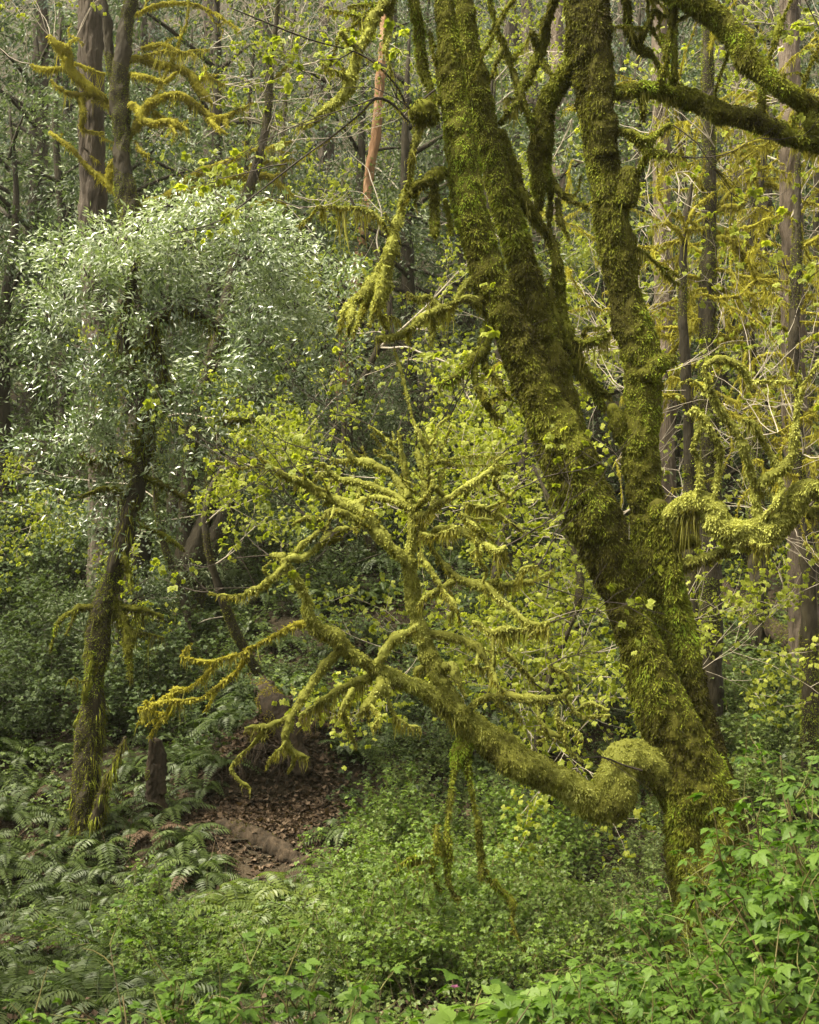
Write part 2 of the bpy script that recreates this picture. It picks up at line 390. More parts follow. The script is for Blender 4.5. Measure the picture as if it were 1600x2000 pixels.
def leafspray(geo, R, tips, n, size, spread, m=0, tmpl=DROOP5, tb=.5, hang=.8):
    tips = np.asarray(tips); k = len(tips)
    if k == 0: return
    p = np.repeat(tips, n, 0) + R.normal(0, spread, (k * n, 3))
    d = unit(R.normal(0, 1, (k * n, 3)) * np.array([1, 1, .5]) + np.array([0, 0, -hang]))
    tn = np.repeat(np.clip(tb + R.normal(0, .18, k), 0, 1), n) + R.normal(0, .1, k * n)
    stamp(geo, *tmpl, p, d, R.normal(0, .5, (k * n, 3)) + UP, size * R.uniform(.6, 1.3, k * n), None, np.clip(tn, 0, 1), m, .2)

AXES = {}
def limb(parent, name, lines, d0, R, mat='moss_limb', wand=.25, sp=0., bl=.12, dens=9500, bper=260, label=None, beardmat='moss_beard', fl=(.012, .032), spr=.012, spL=(.06, .3), seed=None, dark=None, bclump=7., fuzzw=.0085, tb=.45, raw=False, tips=0, slim=1.):
    """one limb with its side branches: a mesh of mossy wood, and a mesh of the moss hanging from it"""
    seed = int(R.integers(1, 900)) if seed is None else seed
    g, h = Geo(), Geo(); qs = []
    for k, ln in enumerate(lines):
        if isinstance(ln, str): q = T(ln, d0)
        elif isinstance(ln, tuple): q = T(*ln)
        else: q = ln
        if not raw and wand: q = wob(q, wand, seed if k == 0 else seed + k)
        qs.append(q)
    # keep side branches rooted on the first line, and the first line on the wood it leaves
    if not raw:
        st = qs[0][0]; pxs = st[[0, 2]] / st[1]; best = None
        for z in AXES.get(parent.name, []):
            d = np.linalg.norm(z[:, [0, 2]] / z[:, [1]] - pxs, axis=1); b = int(np.argmin(d))
            if d[b] < z[b, 3] / z[b, 1] + .012 and (best is None or d[b] < best[0]): best = (d[b], z[b, 1])
        if best is not None:
            L = np.append(0, np.cumsum(np.linalg.norm(np.diff(qs[0][:, :3], axis=0), axis=1)))
            f = 1 + (best[1] / st[1] - 1) * np.clip(1 - L / max(.5, L[-1] * .6), 0, 1)
            qs[0][:, :3] *= f[:, None]
    if not raw:
        for k in range(1, len(qs)):
            allr = [catmull(z, .05) for z in qs[:k]]
            best = min(((np.linalg.norm(z[:, [0, 2]] / z[:, [1]] - qs[k][0, [0, 2]] / qs[k][0, 1], axis=1).min(), n_) for n_, z in enumerate(allr)))
            z = allr[best[1]]; b = int(np.argmin(np.linalg.norm(z[:, [0, 2]] / z[:, [1]] - qs[k][0, [0, 2]] / qs[k][0, 1], axis=1)))
            s = 1 + (z[b, 1] / qs[k][0, 1] - 1) * np.linspace(1, .6, len(qs[k]))
            qs[k][:, :3] *= s[:, None]
    AXES.setdefault(parent.name, []).extend(catmull(q, .05) for q in qs)
    allq = list(qs)
    if sp:
        for q in qs: allq += spurs(R, q, sp * .35, spL, spr)
    if tips and not raw:
        for q in list(qs):
            for _ in range(tips):
                k = int(R.integers(len(q) * 2 // 3, len(q))); d = unit(q[k, :3] - q[k - 1, :3] + .35 * R.normal(0, .1, 3))
                allq += [b for _, b in grow(R, q[k, :3], unit(d + .55 * R.normal(0, 1, 3) + [0, 0, .15]), R.uniform(.2, .6), min(.008, q[k, 3] * .7), 0, 1, [], .34, .03, (1, 3), (.35, .6), (.5, 1.2), .7, .07)]
    for k, q in enumerate(allq):
        q = q.copy(); q[:, 3] *= slim; q[:, 3] = np.maximum(q[:, 3] - .012 * np.minimum(1, q[:, 3] / .04), q[:, 3] * .55) if mat != 'moss_gold' else np.maximum(q[:, 3] - .022, q[:, 3] * .55)
        rm = q[:, 3].max()
        if k < len(qs): q = np.vstack([q[:-1], np.append(q[-1, :3], max(.0035, q[-1, 3] * .55))])
        s = tube(g, q, max(.013, min(.028, rm * .3)), int(np.clip(rm * 380, 6, 44)), [(4., .30 if rm < .08 else .12, .004), (11., .26 if rm < .08 else .13, .010), (28., .10, .012)], seed + k, None, 0, True, 4.)
        s['tint'] = np.clip(.46 + .6 * fbm(s['v'].reshape(-1, 3) * 3.5, 3, seed + 2), 0, 1).reshape(s['tint'].shape)
        g.c[-1] = g.c[-1] * .8
        fuzz(g, s, R, dens * (1.7 if rm > .055 and mat != 'moss_gold' else 1), fl, fuzzw, .45)
        if bl: beard(h, q, R, bper if k < len(qs) else bper * .6, bl * (1.45 if k < len(qs) else 1.), .0075, bclump, seed + k, 0, tb=tb)
    o = g.build(name, M[mat], parent, True)
    if label: o['label'] = label
    if h.n: h.build('hanging_moss', M[beardmat], o)
    return qs

# ================================================================== the big leaning mossy maple
R = np.random.default_rng(5)
base = P(1395, 1870, 9.1); base[2] = gz(base[0], base[1])
MAPLE = empty('mossy_maple', base, 'huge leaning maple wrapped in green moss, with three stems and one low crooked limb', 'tree')
def trunk(parent, lines, seed, label=None, mat='moss_trunk', dens=17000, gap=None):
    g, h = Geo(), Geo()
    for k, q in enumerate(lines):
        q = q.copy(); q[:, 3] = np.maximum(q[:, 3] * .86 - .014, q[:, 3] * .5)
        s = tube(g, q, .022, 72 if q[:, 3].max() > .12 else 36, [(1.6, .17, .0), ((7., 7., 2.6), .18, .008), (13., .10, .016), (30., .0, .014)], seed + 9 * k, None, 0, True, 1.5)
        s['tint'] = np.clip(.36 + .8 * fbm(s['v'].reshape(-1, 3) * np.array([2.2, 2.2, 1.3]), 3, seed + 5), 0, 1).reshape(s['tint'].shape)
        g.c[-1] = g.c[-1] * .6
        fuzz(g, s, R, dens, (.012, .032), .0082, .8, 0, .2, patchy=1.7)
        # beards in patches all round the stem
        c = catmull(q, .03)
        L = np.linalg.norm(np.diff(c[:, :3], axis=0), axis=1).sum()
        p, nr, tn = sample_tube(s, int(L * 260), R)
        k2 = fbm(p * 2.3, 2, seed + 3) > .05; p, nr, tn = p[k2], nr[k2], tn[k2]
        n = len(p)
        stamp(h, *STRAND, p, unit(nr * .35 + np.array([0, 0, -1]) + R.normal(0, .12, (n, 3))), nr + .4 * R.normal(0, 1, (n, 3)), R.uniform(.03, .11, n), .006 * R.uniform(.7, 1.4, n), np.clip(tn * .7 + R.normal(0, .13, n), 0, 1), 0, 0, (-.05, -.05, 0, 0, .1))
    o = g.build('trunk', M[mat], parent, True)
    if label: o['label'] = label
    h.build('hanging_moss', M['moss_trunk'], o)
    return o
qA = T('800 -320 27 838 -130 27 868 0 28 885 190 37 912 350 43 944 500 46 977 600 48 1021 700 47 1061 800 51 1108 900 60 1150 1000 66 1198 1100 58 1234 1200 54 1266 1300 62 1303 1400 74 1342 1500 84 1368 1600 88 1388 1750 95 1400 1960 115', 8.95)
qB = T('850 -320 21 874 -150 22 905 0 22 933 190 29 972 350 31 1010 480 34 1045 600 40 1080 700 38 1105 800 36 1130 880 34 1155 980 30', 9.34)
qC = T('1150 -320 45 1148 -200 45 1147 0 46 1150 100 50 1160 190 46 1167 250 41 1184 350 43 1198 450 45 1212 550 42 1226 620 44 1250 700 46 1255 800 44 1250 900 46 1260 1000 44 1278 1100 46 1305 1200 48 1322 1300 54 1345 1400 58 1370 1500 62 1388 1600 70 1400 1750 72', 9.3)
qC2 = T('1165 -320 30 1168 -150 30 1166 0 30 1172 120 32 1176 220 30 1184 300 26', 9.2)
qC3 = T('1285 980 22 1305 1100 28 1325 1200 30 1348 1300 32 1370 1400 34 1393 1480 34 1415 1570 36 1432 1660 40 1440 1800 50', 9.15)
kn1 = T('1222 400 26 1226 372 28 1226 350 27 1222 330 20', 9.18)
kn2 = T('1262 740 34 1280 716 32 1298 704 24 1312 704 17 1319 712 9', 9.2)
kn3 = T('1230 880 22 1216 845 24 1204 815 22 1192 792 12', 9.3)
AXES[MAPLE.name] = [catmull(q, .05) for q in (qA, qB, qC, qC2)]
trunk(MAPLE, [qA, qB], 3, 'left pair of stems, fused along their length')
trunk(MAPLE, [qC, qC2, qC3, kn1, kn2, kn3], 40, 'right stem, knobbly and upright')
# right-hand limbs
limb(MAPLE, 'limb', ['1188 182 16 1230 176 16 1260 172 16 1300 178 19 1345 190 21 1400 215 21 1480 238 20 1550 268 18 1620 285 16 1700 292 14',
  '1283 178 11 1298 135 9 1310 60 8 1318 0 8 1325 -70 7', '1320 183 9 1318 130 8 1316 60 7 1322 0 6', '1483 238 8 1490 180 9 1500 120 9 1515 80 7 1527 40 5 1550 -10 4',
  '1545 266 7 1556 230 6 1566 180 5 1585 120 4 1608 75 3', '1392 208 5 1402 160 3 1420 110 2 1440 50 2', '1255 190 6 1257 215 7 1254 232 4'], 9.25, R, 'moss_trunk', .3, 1.5, .10, bper=420, label='long arching limb over the far trunks')
limb(MAPLE, 'limb', ['1210 -260 30 1260 -80 28 1310 -20 25 1350 0 25 1400 35 25 1440 75 27 1462 118 26 1482 138 21 1520 165 20 1560 192 20 1600 208 20 1690 245 18', '1578 200 17 1585 240 17 1600 262 14 1625 285 12'], 9.0, R, 'moss_trunk', .3, 1.2, .09, bper=420)
limb(MAPLE, 'limb', ['1205 255 10 1240 262 9 1270 270 10 1300 247 6 1314 243 4', '1228 264 9 1250 282 9 1270 298 10 1300 300 7 1330 306 4', '1266 300 8 1252 328 7 1243 350 3', '1270 270 7 1272 290 6 1270 306 3'], 9.1, R, 'moss_trunk', .15, 2.5, .10, bper=450)
limb(MAPLE, 'limb', ['1195 -40 10 1222 0 11 1230 60 12 1250 95 12 1275 106 10 1290 138 6', '1245 88 6 1265 50 6 1278 20 6 1300 30 5'], 9.3, R, 'moss_trunk', .2, 3, .14, bper=420)
limb(MAPLE, 'limb', ['1120 120 18 1092 165 22 1068 205 23 1060 260 25 1055 310 23 1054 370 17 1050 412 9', '1072 330 8 1075 380 7 1073 440 6 1082 470 4', '1075 350 7 1095 375 7 1118 392 5 1138 398 3', '1090 390 5 1094 430 5 1105 450 4 1112 466 2'], 9.4, R, 'moss_trunk', .25, 2, .16, bper=420, label='stout limb dropping from the right stem')
limb(MAPLE, 'limb', ['1095 -90 12 1082 0 13 1067 45 15 1056 100 15 1034 150 12 1016 184 10 1030 220 9 1046 262 5', '1052 95 8 1040 65 8 1036 60 9', '1058 120 6 1078 145 6', '1018 190 7 995 215 8 975 242 9'], 9.5, R, 'moss_trunk', .3, 3, .16, bper=420)
limb(MAPLE, 'limb', ['975 255 14 992 300 15 1005 340 16 1022 388 15 1048 428 14 1076 468 14 1090 520 14 1095 580 14 1105 640 15 1120 690 17 1142 732 14 1168 760 11 1192 775 9', '1110 660 8 1140 668 7 1170 662 6 1195 648 4', '1030 400 7 1045 440 7', '1156 740 10 1166 775 9 1182 800 10', '1088 520 7 1076 560 8 1085 610 7 1096 660 5'], 9.55, R, 'moss_trunk', .25, 2.2, .18, bper=480)
limb(MAPLE, 'limb', ['950 -40 7 966 40 7 984 85 7 998 130 6 1018 180 5 1026 215 3', '984 85 5 970 120 5 955 160 4', '998 120 4 1020 90 4 1036 70 3'], 9.7, R, 'moss_trunk', .3, 4, .14, bper=360)
# left-hand limbs
limb(MAPLE, 'limb', ['800 -80 11 808 0 12 818 60 13 824 120 12 838 168 9 858 200 9', '845 235 16 830 212 22 818 222 20 812 240 9', '840 60 3 848 110 3 865 185 3'], 8.9, R, 'moss_trunk', .2, 2, .16, bper=460)
limb(MAPLE, 'limb', ['832 225 14 818 255 12 808 290 11 802 340 10 790 385 11 776 430 12 765 470 13 745 520 13 718 566 12 690 590 10 672 612 8 662 645 4', '748 520 9 742 570 10 730 610 9 722 636 4', '722 566 8 712 600 8 700 628 7 690 650 4', '690 590 7 684 625 7 680 655 4', '775 440 7 765 500 8 758 560 8 745 600 5',
  '762 458 5 745 430 5 730 415 5 700 405 4 620 402 2'], 8.7, R, 'moss_limb', .3, 3, .22, bper=560, label='long limb hanging to a shaggy mossy hand', tb=.38)
limb(MAPLE, 'limb', ['800 -60 16 765 -10 16 735 28 15 720 65 14 702 98 12 690 138 12 674 182 10 638 212 9 612 236 7 582 246 4', '768 -40 8 758 60 9 750 100 6', '690 138 6 690 178 6', '702 90 6 680 80 6 665 60 4'], 8.6, R, 'moss_limb', .3, 3, .16, bper=480)
limb(MAPLE, 'limb', ['866 335 15 842 345 15 818 362 14 798 382 11 782 398 6', '846 345 9 850 400 10 848 440 11 850 462 7', '818 362 6 810 400 5', '870 390 8 878 430 8 882 460 5'], 8.8, R, 'moss_trunk', .2, 3, .18, bper=480)
limb(MAPLE, 'limb', ['925 540 9 905 560 8 888 588 8 855 604 8 828 616 8 800 640 8 776 655 7 734 660 5', '940 600 11 915 580 10 890 588 8', '846 606 6 846 640 7 842 668 4', '800 640 5 796 665 5', '862 600 4 840 580 4 815 582 5 795 570 2'], 8.8, R, 'moss_limb', .3, 4, .2, bper=520, label='slender side limb with two dangling fingers')
limb(MAPLE, 'limb', ['962 620 15 950 650 15 943 682 14 922 704 13 900 728 10 878 745 7 856 756 4', '925 710 7 930 750 9 945 780 8 962 806 6 985 812 3', '945 685 8 952 722 9 968 736 8 978 750 7 980 772 4'], 8.75, R, 'moss_trunk', .2, 2.5, .14, bper=480)
for x, y, d, dx, dz, L in ((1045, -60, 9.4, -.5, -.9, .9), (1000, -120, 9.4, .3, -1, 1.1), (818, -60, 9., -.5, -.9, .8), (1235, -80, 9.2, .5, -.9, .9), (1215, 470, 9.2, .9, .1, .5)):
    out = grow(R, P(x, y, d), np.array([dx, R.uniform(-.4, .4), dz]), L, .024, 0, 1, [], .2, -.03, (2, 3), (.3, .5), (.4, 1.1), .75, .1)
    limb(MAPLE, 'limb', [b for l, b in out], d, R, 'moss_trunk', 0, .6, .12, bper=420, raw=True, tb=.4)
# right loop with its long beard
limb(MAPLE, 'limb', ['1310 1125 28 1302 1080 30 1304 1035 26 1314 1003 23 1336 985 23 1366 979 23 1391 994 25 1404 1024 27 1440 1042 28 1480 1044 28 1512 1032 26 1540 1006 25 1560 972 23 1577 950 17 1602 955 14 1640 975 12', '1318 1070 12 1346 1054 13 1366 1058 9', '1325 1110 13 1352 1096 13 1390 1084 11 1425 1070 8', '1580 1008 6 1590 995 9 1612 990 8'], 8.95, R, 'moss_limb', .2, 1.2, .32, bper=1000, label='looping limb with a thick curtain of moss', bclump=3., tb=.3)
limb(MAPLE, 'limb', ['1484 1034 15 1478 985 13 1473 945 13 1458 893 11 1440 848 10 1421 822 9 1400 790 8 1384 748 7 1377 716 6 1392 704 6 1416 701 7 1440 713 8 1458 731 8 1465 760 5', '1473 948 12 1503 934 12 1532 912 12 1550 885 11 1554 836 10 1556 800 5 1566 756 3 1558 728 2', '1520 912 9 1504 886 10 1488 856 10 1470 829 10 1450 819 7', '1486 1022 9 1502 998 9 1519 980 8 1528 954 7 1523 932 5', '1392 990 9 1398 954 9 1407 902 9 1403 868 9 1390 846 9 1380 825 9 1368 808 9 1356 798 8 1346 808 4', '1362 972 7 1368 930 8 1362 890 7 1353 876 6 1361 852 7 1372 826 7', '1566 756 2.5 1584 729 2 1605 700 2'], 8.75, R, 'moss_limb', .25, 2.5, .09, bper=300)
# the low crooked limb and its fan
qS = '1320 1510 64 1282 1496 50 1248 1482 46 1217 1484 46 1204 1514 45 1200 1552 47 1181 1571 44 1148 1564 38 1110 1536 37 1060 1508 37 1010 1488 36 966 1452 38 932 1422 32 905 1400 27 868 1378 22 838 1354 21 808 1338 20 770 1322 18 735 1304 17 700 1285 17 675 1266 18 654 1238 18 630 1234 17 612 1219 16 603 1196 14 597 1166 13 581 1137 12 566 1114 13 556 1092 17'
limb(MAPLE, 'limb', [(qS, 9.0, 8.3)], 8.4, R, 'moss_limb', .18, 1.0, .11, bper=900, fl=(.012, .032), slim=.9, label='low crooked limb dipping and then rising leftward', bclump=5)
qSd = lambda px: np.interp(px, [556, 905, 1275], [8.33, 8.55, 8.9])
limb(MAPLE, 'limb', ['556 1095 16 550 1112 12 525 1134 10 500 1150 9 469 1161 6 431 1161 3 407 1157 2', '560 1092 10 597 1087 9 616 1069 9 644 1046 9 669 1034 8 703 1027 6', '566 1085 8 600 1056 8 628 1031 7 645 1024 4', '610 1075 6 637 1061 7 669 1050 5', '556 1088 10 544 1086 9 527 1085 4', '530 1132 3 515 1110 2 530 1095 2'], 8.33, R, 'moss_limb', .2, 3, 0.054, bper=260, fl=(.008, .022), slim=.84)
limb(MAPLE, 'limb', ['606 1208 10 597 1217 10 569 1223 9 547 1235 7 522 1248 6 494 1263 8 469 1276 7 441 1284 5 403 1292 4 372 1286 3 355 1281 2', '422 1288 5 403 1316 7 369 1342 7 347 1346 9 337 1352 9 337 1364 7 328 1394 6 309 1413 5 290 1440 3', '484 1270 4 469 1303 7 441 1329 6 422 1344 5 394 1362 5 356 1368 5 320 1370 4 270 1384 3', '345 1350 6 322 1362 5 300 1378 4 275 1390 2', '425 1345 4 400 1390 3'], 8.3, R, 'moss_gold', .2, 2, .10, bper=260, label='thin forked limb, partly bare, reaching far left')
limb(MAPLE, 'limb', ['668 1268 16 650 1284 14 631 1303 14 612 1330 14 591 1363 14 575 1387 14 565 1415 13 558 1447 10 572 1466 8 604 1480 4', '562 1400 10 528 1417 10 500 1419 9 478 1422 7', '558 1445 7 550 1458 7 530 1478 5 520 1500 3', '525 1420 5 509 1434 5 494 1452 4 459 1484 3 453 1506 3 469 1525 3 490 1538 2', '575 1465 5 572 1490 4 562 1508 3'], 8.3, R, 'moss_limb', .2, 2, 0.109, bper=420, fl=(.008, .022), slim=.84)
limb(MAPLE, 'limb', ['735 1310 14 716 1325 14 681 1338 14 644 1357 14 612 1379 13 586 1396 8'], 8.35, R, 'moss_limb', .2, 2, 0.150, bper=520, fl=(.008, .022), slim=.84)
limb(MAPLE, 'limb', ['745 1318 13 740 1345 15 718 1374 14 700 1398 8', '668 1385 6 676 1408 6 684 1432 5 697 1460 4', '755 1325 8 760 1372 7 775 1400 6 800 1416 5 822 1420 4', '718 1374 6 720 1410 4', '690 1345 8 672 1375 8 662 1400 5'], 8.4, R, 'moss_limb', .2, 3, 0.150, bper=520, fl=(.008, .022), slim=.84)
limb(MAPLE, 'limb', ['738 1300 12 741 1292 12 753 1272 13 769 1250 14 800 1231 13 815 1222 10'], 8.42, R, 'moss_limb', .1, 1.5, 0.136, bper=480, fl=(.008, .022), slim=.84)
# the upright stem that rises from the low limb
limb(MAPLE, 'limb', ['908 1402 24 886 1374 24 868 1345 24 850 1310 22 836 1270 22 822 1232 25 812 1205 21 806 1180 19 800 1144 18 800 1097 18 806 1050 16 806 1012 14 801 975 12', '832 1335 10 818 1328 11 812 1312 11 832 1300 12 863 1298 14 884 1301 13 894 1330 10 911 1362 9', '797 970 11 795 937 11 790 906 10 784 881 8 778 841 4', '820 1210 14 816 1160 14 809 1110 12'], 8.55, R, 'moss_limb', .12, 2.2, 0.054, bper=300, fl=(.008, .022), slim=.84, label='upright mossy stem rising from the low limb')
limb(MAPLE, 'limb', ['798 1104 16 787 1092 17 762 1066 18 741 1041 19 719 1012 19 700 994 18 681 987 16 650 972 15 612 952 14 581 937 12 556 928 10 531 912 6 518 898 3', '735 1034 9 703 1018 10 675 1005 10 644 996 8 628 1012 9 600 1010 7 570 1025 4', '596 942 6 594 915 6', '650 975 7 630 985 6', '531 912 3 510 908 2 470 912 2 420 900 2'], 8.5, R, 'moss_limb', .25, 3.5, 0.054, bper=280, fl=(.008, .022), slim=.84)
limb(MAPLE, 'limb', ['803 990 11 775 970 11 747 956 10 719 947 10 687 940 9 659 934 9 641 919 8 634 905 6 615 908 4', '805 992 9 769 978 9 731 971 9 704 978 7 680 985 5', '640 920 5 620 930 4 600 950 3', '735 950 5 735 935 5', '700 944 6 700 968 6 690 980 4'], 8.6, R, 'moss_limb', .25, 4, 0.054, bper=280, fl=(.008, .022), slim=.84)
limb(MAPLE, 'limb', ['804 995 13 797 975 13 784 950 13 769 928 13 747 916 12 719 905 12 692 896 10 678 878 8 669 862 4', '692 896 6 670 900 5 645 894 3', '790 906 4 770 895 6 745 890 5 730 880 3', '780 882 5 765 868 5 740 845 4 720 830 3'], 8.7, R, 'moss_limb', .25, 4, 0.048, bper=260, fl=(.008, .022), slim=.84)
limb(MAPLE, 'limb', ['808 1012 10 828 956 9 825 925 9 819 894 10 812 870 8', '818 990 8 837 950 7 837 925 7 834 881 6 847 856 5 856 831 3 880 812 2', '834 878 5 819 847 6 806 816 4 790 750 3 770 680 2', '837 905 4 865 900 5 915 890 4 975 892 3', '850 900 2 900 908 2 985 908 1.5'], 8.8, R, 'moss_limb', .25, 3, 0.041, bper=220, fl=(.008, .022), slim=.84)
limb(MAPLE, 'limb', ['806 1008 11 831 1003 12 859 981 12 887 966 11 919 947 11 950 925 9 963 914 7 969 900 4', '958 920 8 978 924 6', '812 992 8 837 962 9 846 946 8 845 925 4', '848 952 6 869 968 6 880 974 5', '912 950 8 908 975 7'], 8.4, R, 'moss_limb', .3, 4, 0.095, bper=420, fl=(.008, .022), slim=.84)
limb(MAPLE, 'limb', ['842 1046 8 850 1036 11 869 1031 12 894 1034 12 919 1047 12 944 1062 11 972 1075 9 989 1067 6', '940 1062 8 935 1090 6 952 1112 5', '985 1070 5 985 1095 4', '815 1040 8 842 1046 7', '905 982 4 944 991 5 972 1003 4 1000 1022 4 1030 1042 2', '950 991 4 981 978 4 1005 958 2', '900 1000 6 925 1025 6 945 1048 4'], 8.35, R, 'moss_limb', .3, 5, 0.116, bper=480, fl=(.008, .022), slim=.84)
limb(MAPLE, 'limb', ['810 1000 10 819 1012 10 831 1041 10 847 1075 11 869 1103 12 894 1128 13 919 1138 13 950 1147 12 972 1166 11 997 1187 11 1022 1209 10 1044 1219 9 1074 1215 5', '912 1136 8 950 1136 8 987 1141 8 1012 1137 7 1042 1136 5', '888 1135 8 856 1153 9 834 1163 9 816 1182 9', '820 1082 8 837 1106 9 853 1131 8 864 1150 5', '1010 1138 5 1025 1110 6 1050 1105 4', '1072 1217 7 1025 1228 8 981 1228 9 959 1234 9 937 1219 7 922 1215 4', '880 1155 6 885 1185 6 878 1205 4', '865 1150 6 888 1180 6 900 1215 4'], 8.3, R, 'moss_limb', .25, 4.5, 0.109, bper=460, fl=(.008, .022), slim=.84, label='drooping right side of the fan')
limb(MAPLE, 'limb', ['832 1240 12 847 1237 12 881 1244 12 912 1250 12 934 1266 11 950 1290 8 958 1316 4', '963 1240 6 963 1285 7 962 1332 5', '965 1238 6 984 1262 7 998 1283 6 1025 1307 5 1045 1335 3', '935 1268 6 930 1300 6', '960 1300 6 972 1335 5 985 1350 4'], 8.45, R, 'moss_limb', .25, 5, 0.150, bper=560, fl=(.008, .022), slim=.84)
limb(MAPLE, 'limb', ['912 1420 14 910 1405 11 916 1386 11 936 1368 12 970 1358 12 1011 1361 12 1049 1364 11 1080 1363 9 1101 1357 8 1113 1344 7 1111 1327 6 1097 1310 4 1073 1300 2', '1049 1368 6 1056 1406 6 1080 1434 6 1101 1441 8 1111 1465 4 1138 1485 2', '1087 1370 6 1089 1403 6 1094 1428 5', '1104 1362 6 1128 1392 6 1156 1399 5 1172 1396 3 1192 1397 1.5', '1125 1388 3 1150 1372 2 1190 1388 1.5', '965 1362 5 1000 1385 5 1020 1405 4'], 8.3, R, 'moss_limb', .15, 3, 0.088, bper=460, fl=(.008, .022), slim=.84, label='arched branch curling at its tip')
# dark twigs hanging below with moss sleeves
limb(MAPLE, 'limb', ['922 1445 12 910 1452 17 898 1468 20 893 1488 15 886 1510 6 880 1561 3.4 874 1616 3.4 873 1640 9 875 1681 10 875 1715 6 887 1746 4 902 1752 3', '900 1462 16 912 1490 12 918 1524 5 923 1554 3.2 932 1595 3.4 936 1617 9 938 1674 10 942 1684 4 948 1700 11 964 1722 10 984 1744 6 1001 1764 9 1003 1780 4 997 1800 2', '872 1655 6 858 1650 8 846 1680 9 845 1705 5 852 1725 2.5 860 1738 2', '853 1612 4 853 1640 5 862 1668 6', '850 1668 5 812 1674 5 790 1684 3 760 1710 2', '944 1688 6 940 1700 9 942 1716 7', '998 1790 3 1010 1830 2 1030 1860 1.5'], 8.35, R, 'moss_trunk', .12, 1.0, .14, bper=520, label='dangling twigs with bare lengths and moss sleeves')
# leafy twigs out of the fan and the stems
def leafy_twigs(parent, roots, R, L=(.4, 1.1), name='leafy_twig', per=1, size=.055, nleaf=4, wig=.16, up=.05, lev=2, mat='twig_dark', r=.005, leaf='maple', tb=.5, spread=.04, keep=.6):
    sets = [[q] for q in roots] if len(roots) <= 26 else [roots]
    for st in sets:
        tw, lf = Geo(), Geo(); tips = []
        for p, d in st:
            for _ in range(per):
                out = grow(R, np.asarray(p, float), unit(np.asarray(d) + .35 * R.normal(0, 1, 3)), R.uniform(*L), r, 0, lev, [], wig, up, (2, 4), (.35, .6), (.4, .9), .75, .1)
                for l, b in out:
                    tube(tw, b, .08, 4, (), 0, .5, 0, False); tips.append(b[-1, :3])
                    if l and len(b) > 3 and R.random() < .5: tips.append(b[len(b) // 2, :3])
        o = tw.build(name, M[mat], parent, True)
        tips = [q for q in tips if R.random() < keep]
        leafspray(lf, R, tips, nleaf, size, spread, 0, DROOP5, tb)
        if lf.n: lf.build('young_leaves', M[leaf], o)
rt = lambda L: [(P(x, y, d), np.array([dx, dy, dz])) for x, y, d, dx, dy, dz in L]
leafy_twigs(MAPLE, rt([(520, 900, 8.4, -1, .2, .25), (531, 912, 8.4, -1, -.2, .1), (560, 928, 8.4, -.9, .2, .5), (470, 912, 8.4, -1, .2, .3), (600, 940, 8.5, -.6, .4, .6), (630, 905, 8.6, -.8, .3, .3), (645, 894, 8.6, -.8, .4, .4), (525, 1085, 8.3, -1, 0, .1), (500, 1148, 8.3, -1, 0, .05), (407, 1157, 8.3, -.8, .2, .3), (700, 1030, 8.4, -1, .1, -.1), (600, 1010, 8.4, -1, .2, .1)]), R, (.3, .7), per=2, nleaf=3, size=.040, lev=1, keep=.4)
leafy_twigs(MAPLE, rt([(669, 862, 8.7, -.4, .3, .8), (720, 830, 8.7, -.3, .3, .9), (778, 841, 8.7, 0, .4, .9), (812, 870, 8.8, .1, .3, 1), (856, 831, 8.8, .6, .3, .8), (880, 812, 8.8, .8, .2, .5), (975, 892, 8.8, 1, .2, .1), (985, 908, 8.8, 1, .2, 0), (770, 680, 9., -.2, .2, 1), (790, 750, 8.9, .4, .2, .8), (740, 845, 8.8, -.7, .5, .6)]), R, (.35, .8), per=1, nleaf=2, size=.040, lev=1, keep=.4)
leafy_twigs(MAPLE, rt([(1030, 1042, 8.4, 1, .3, -.2), (1005, 958, 8.4, 1, .3, .2), (989, 1067, 8.3, 1, .3, -.3), (1050, 1105, 8.3, 1, .3, .1), (1042, 1136, 8.3, 1, .2, -.2), (1074, 1215, 8.3, 1, .3, 0), (1045, 1335, 8.4, .9, .3, .2), (1073, 1300, 8.3, 1, .3, .3), (1000, 1022, 8.4, 1, .5, -.1), (960, 1000, 8.5, 1, .6, .1)]), R, (.4, .9), per=1, nleaf=2, size=.040, lev=1, keep=.4)
leafy_twigs(MAPLE, rt([(835, 235, 8.9, -1, -.2, -.2), (735, 190, 8.5, -.8, 0, -.6), (690, 100, 8.5, -1, .2, .1), (560, 320, 8.5, -1, .1, -.5), (600, 405, 8.6, -1, .2, -.1), (1314, 243, 9.1, 1, 0, 0), (1330, 306, 9.1, 1, .2, -.1), (1440, 50, 9.2, .5, 0, 1), (1550, -10, 9.2, .3, 0, 1), (1608, 75, 9, .3, 0, 1), (1420, 110, 9.2, .5, .3, .9), (1605, 700, 8.7, .6, 0, .8), (1558, 728, 8.7, -.2, 0, 1)]), R, (.5, 1.2), per=1, nleaf=2, size=.045)
for q in (('835 240 3 800 237 2.4 770 205 2.4 735 192 2.6 700 225 2 650 265 1.9 575 320 1.7 480 395 1.4 420 435 1.2 330 458 .8', 8.85, 8.3), ('850 175 2.2 800 210 2.2 780 175 2 740 130 1.9 690 100 1.8 600 75 1.5 450 15 1.2', 8.9, 8.2), ('1255 1505 2.5 1220 1495 2 1180 1480 2 1140 1480 1.5 1075 1478 1', 8.7, 8.5)):
    g, h = Geo(), Geo(); q = wob(T(*q), .3, 5); tube(g, q, .05, 6, [(6, .3, .001)], 3)
    k = len(q) // 3; beard(h, q[:2 * k + 1], R, 160, .10, .006, 9., 4)
    h.build('hanging_moss', M['moss_beard'], g.build('twig', M['twig_dark'], MAPLE, True))

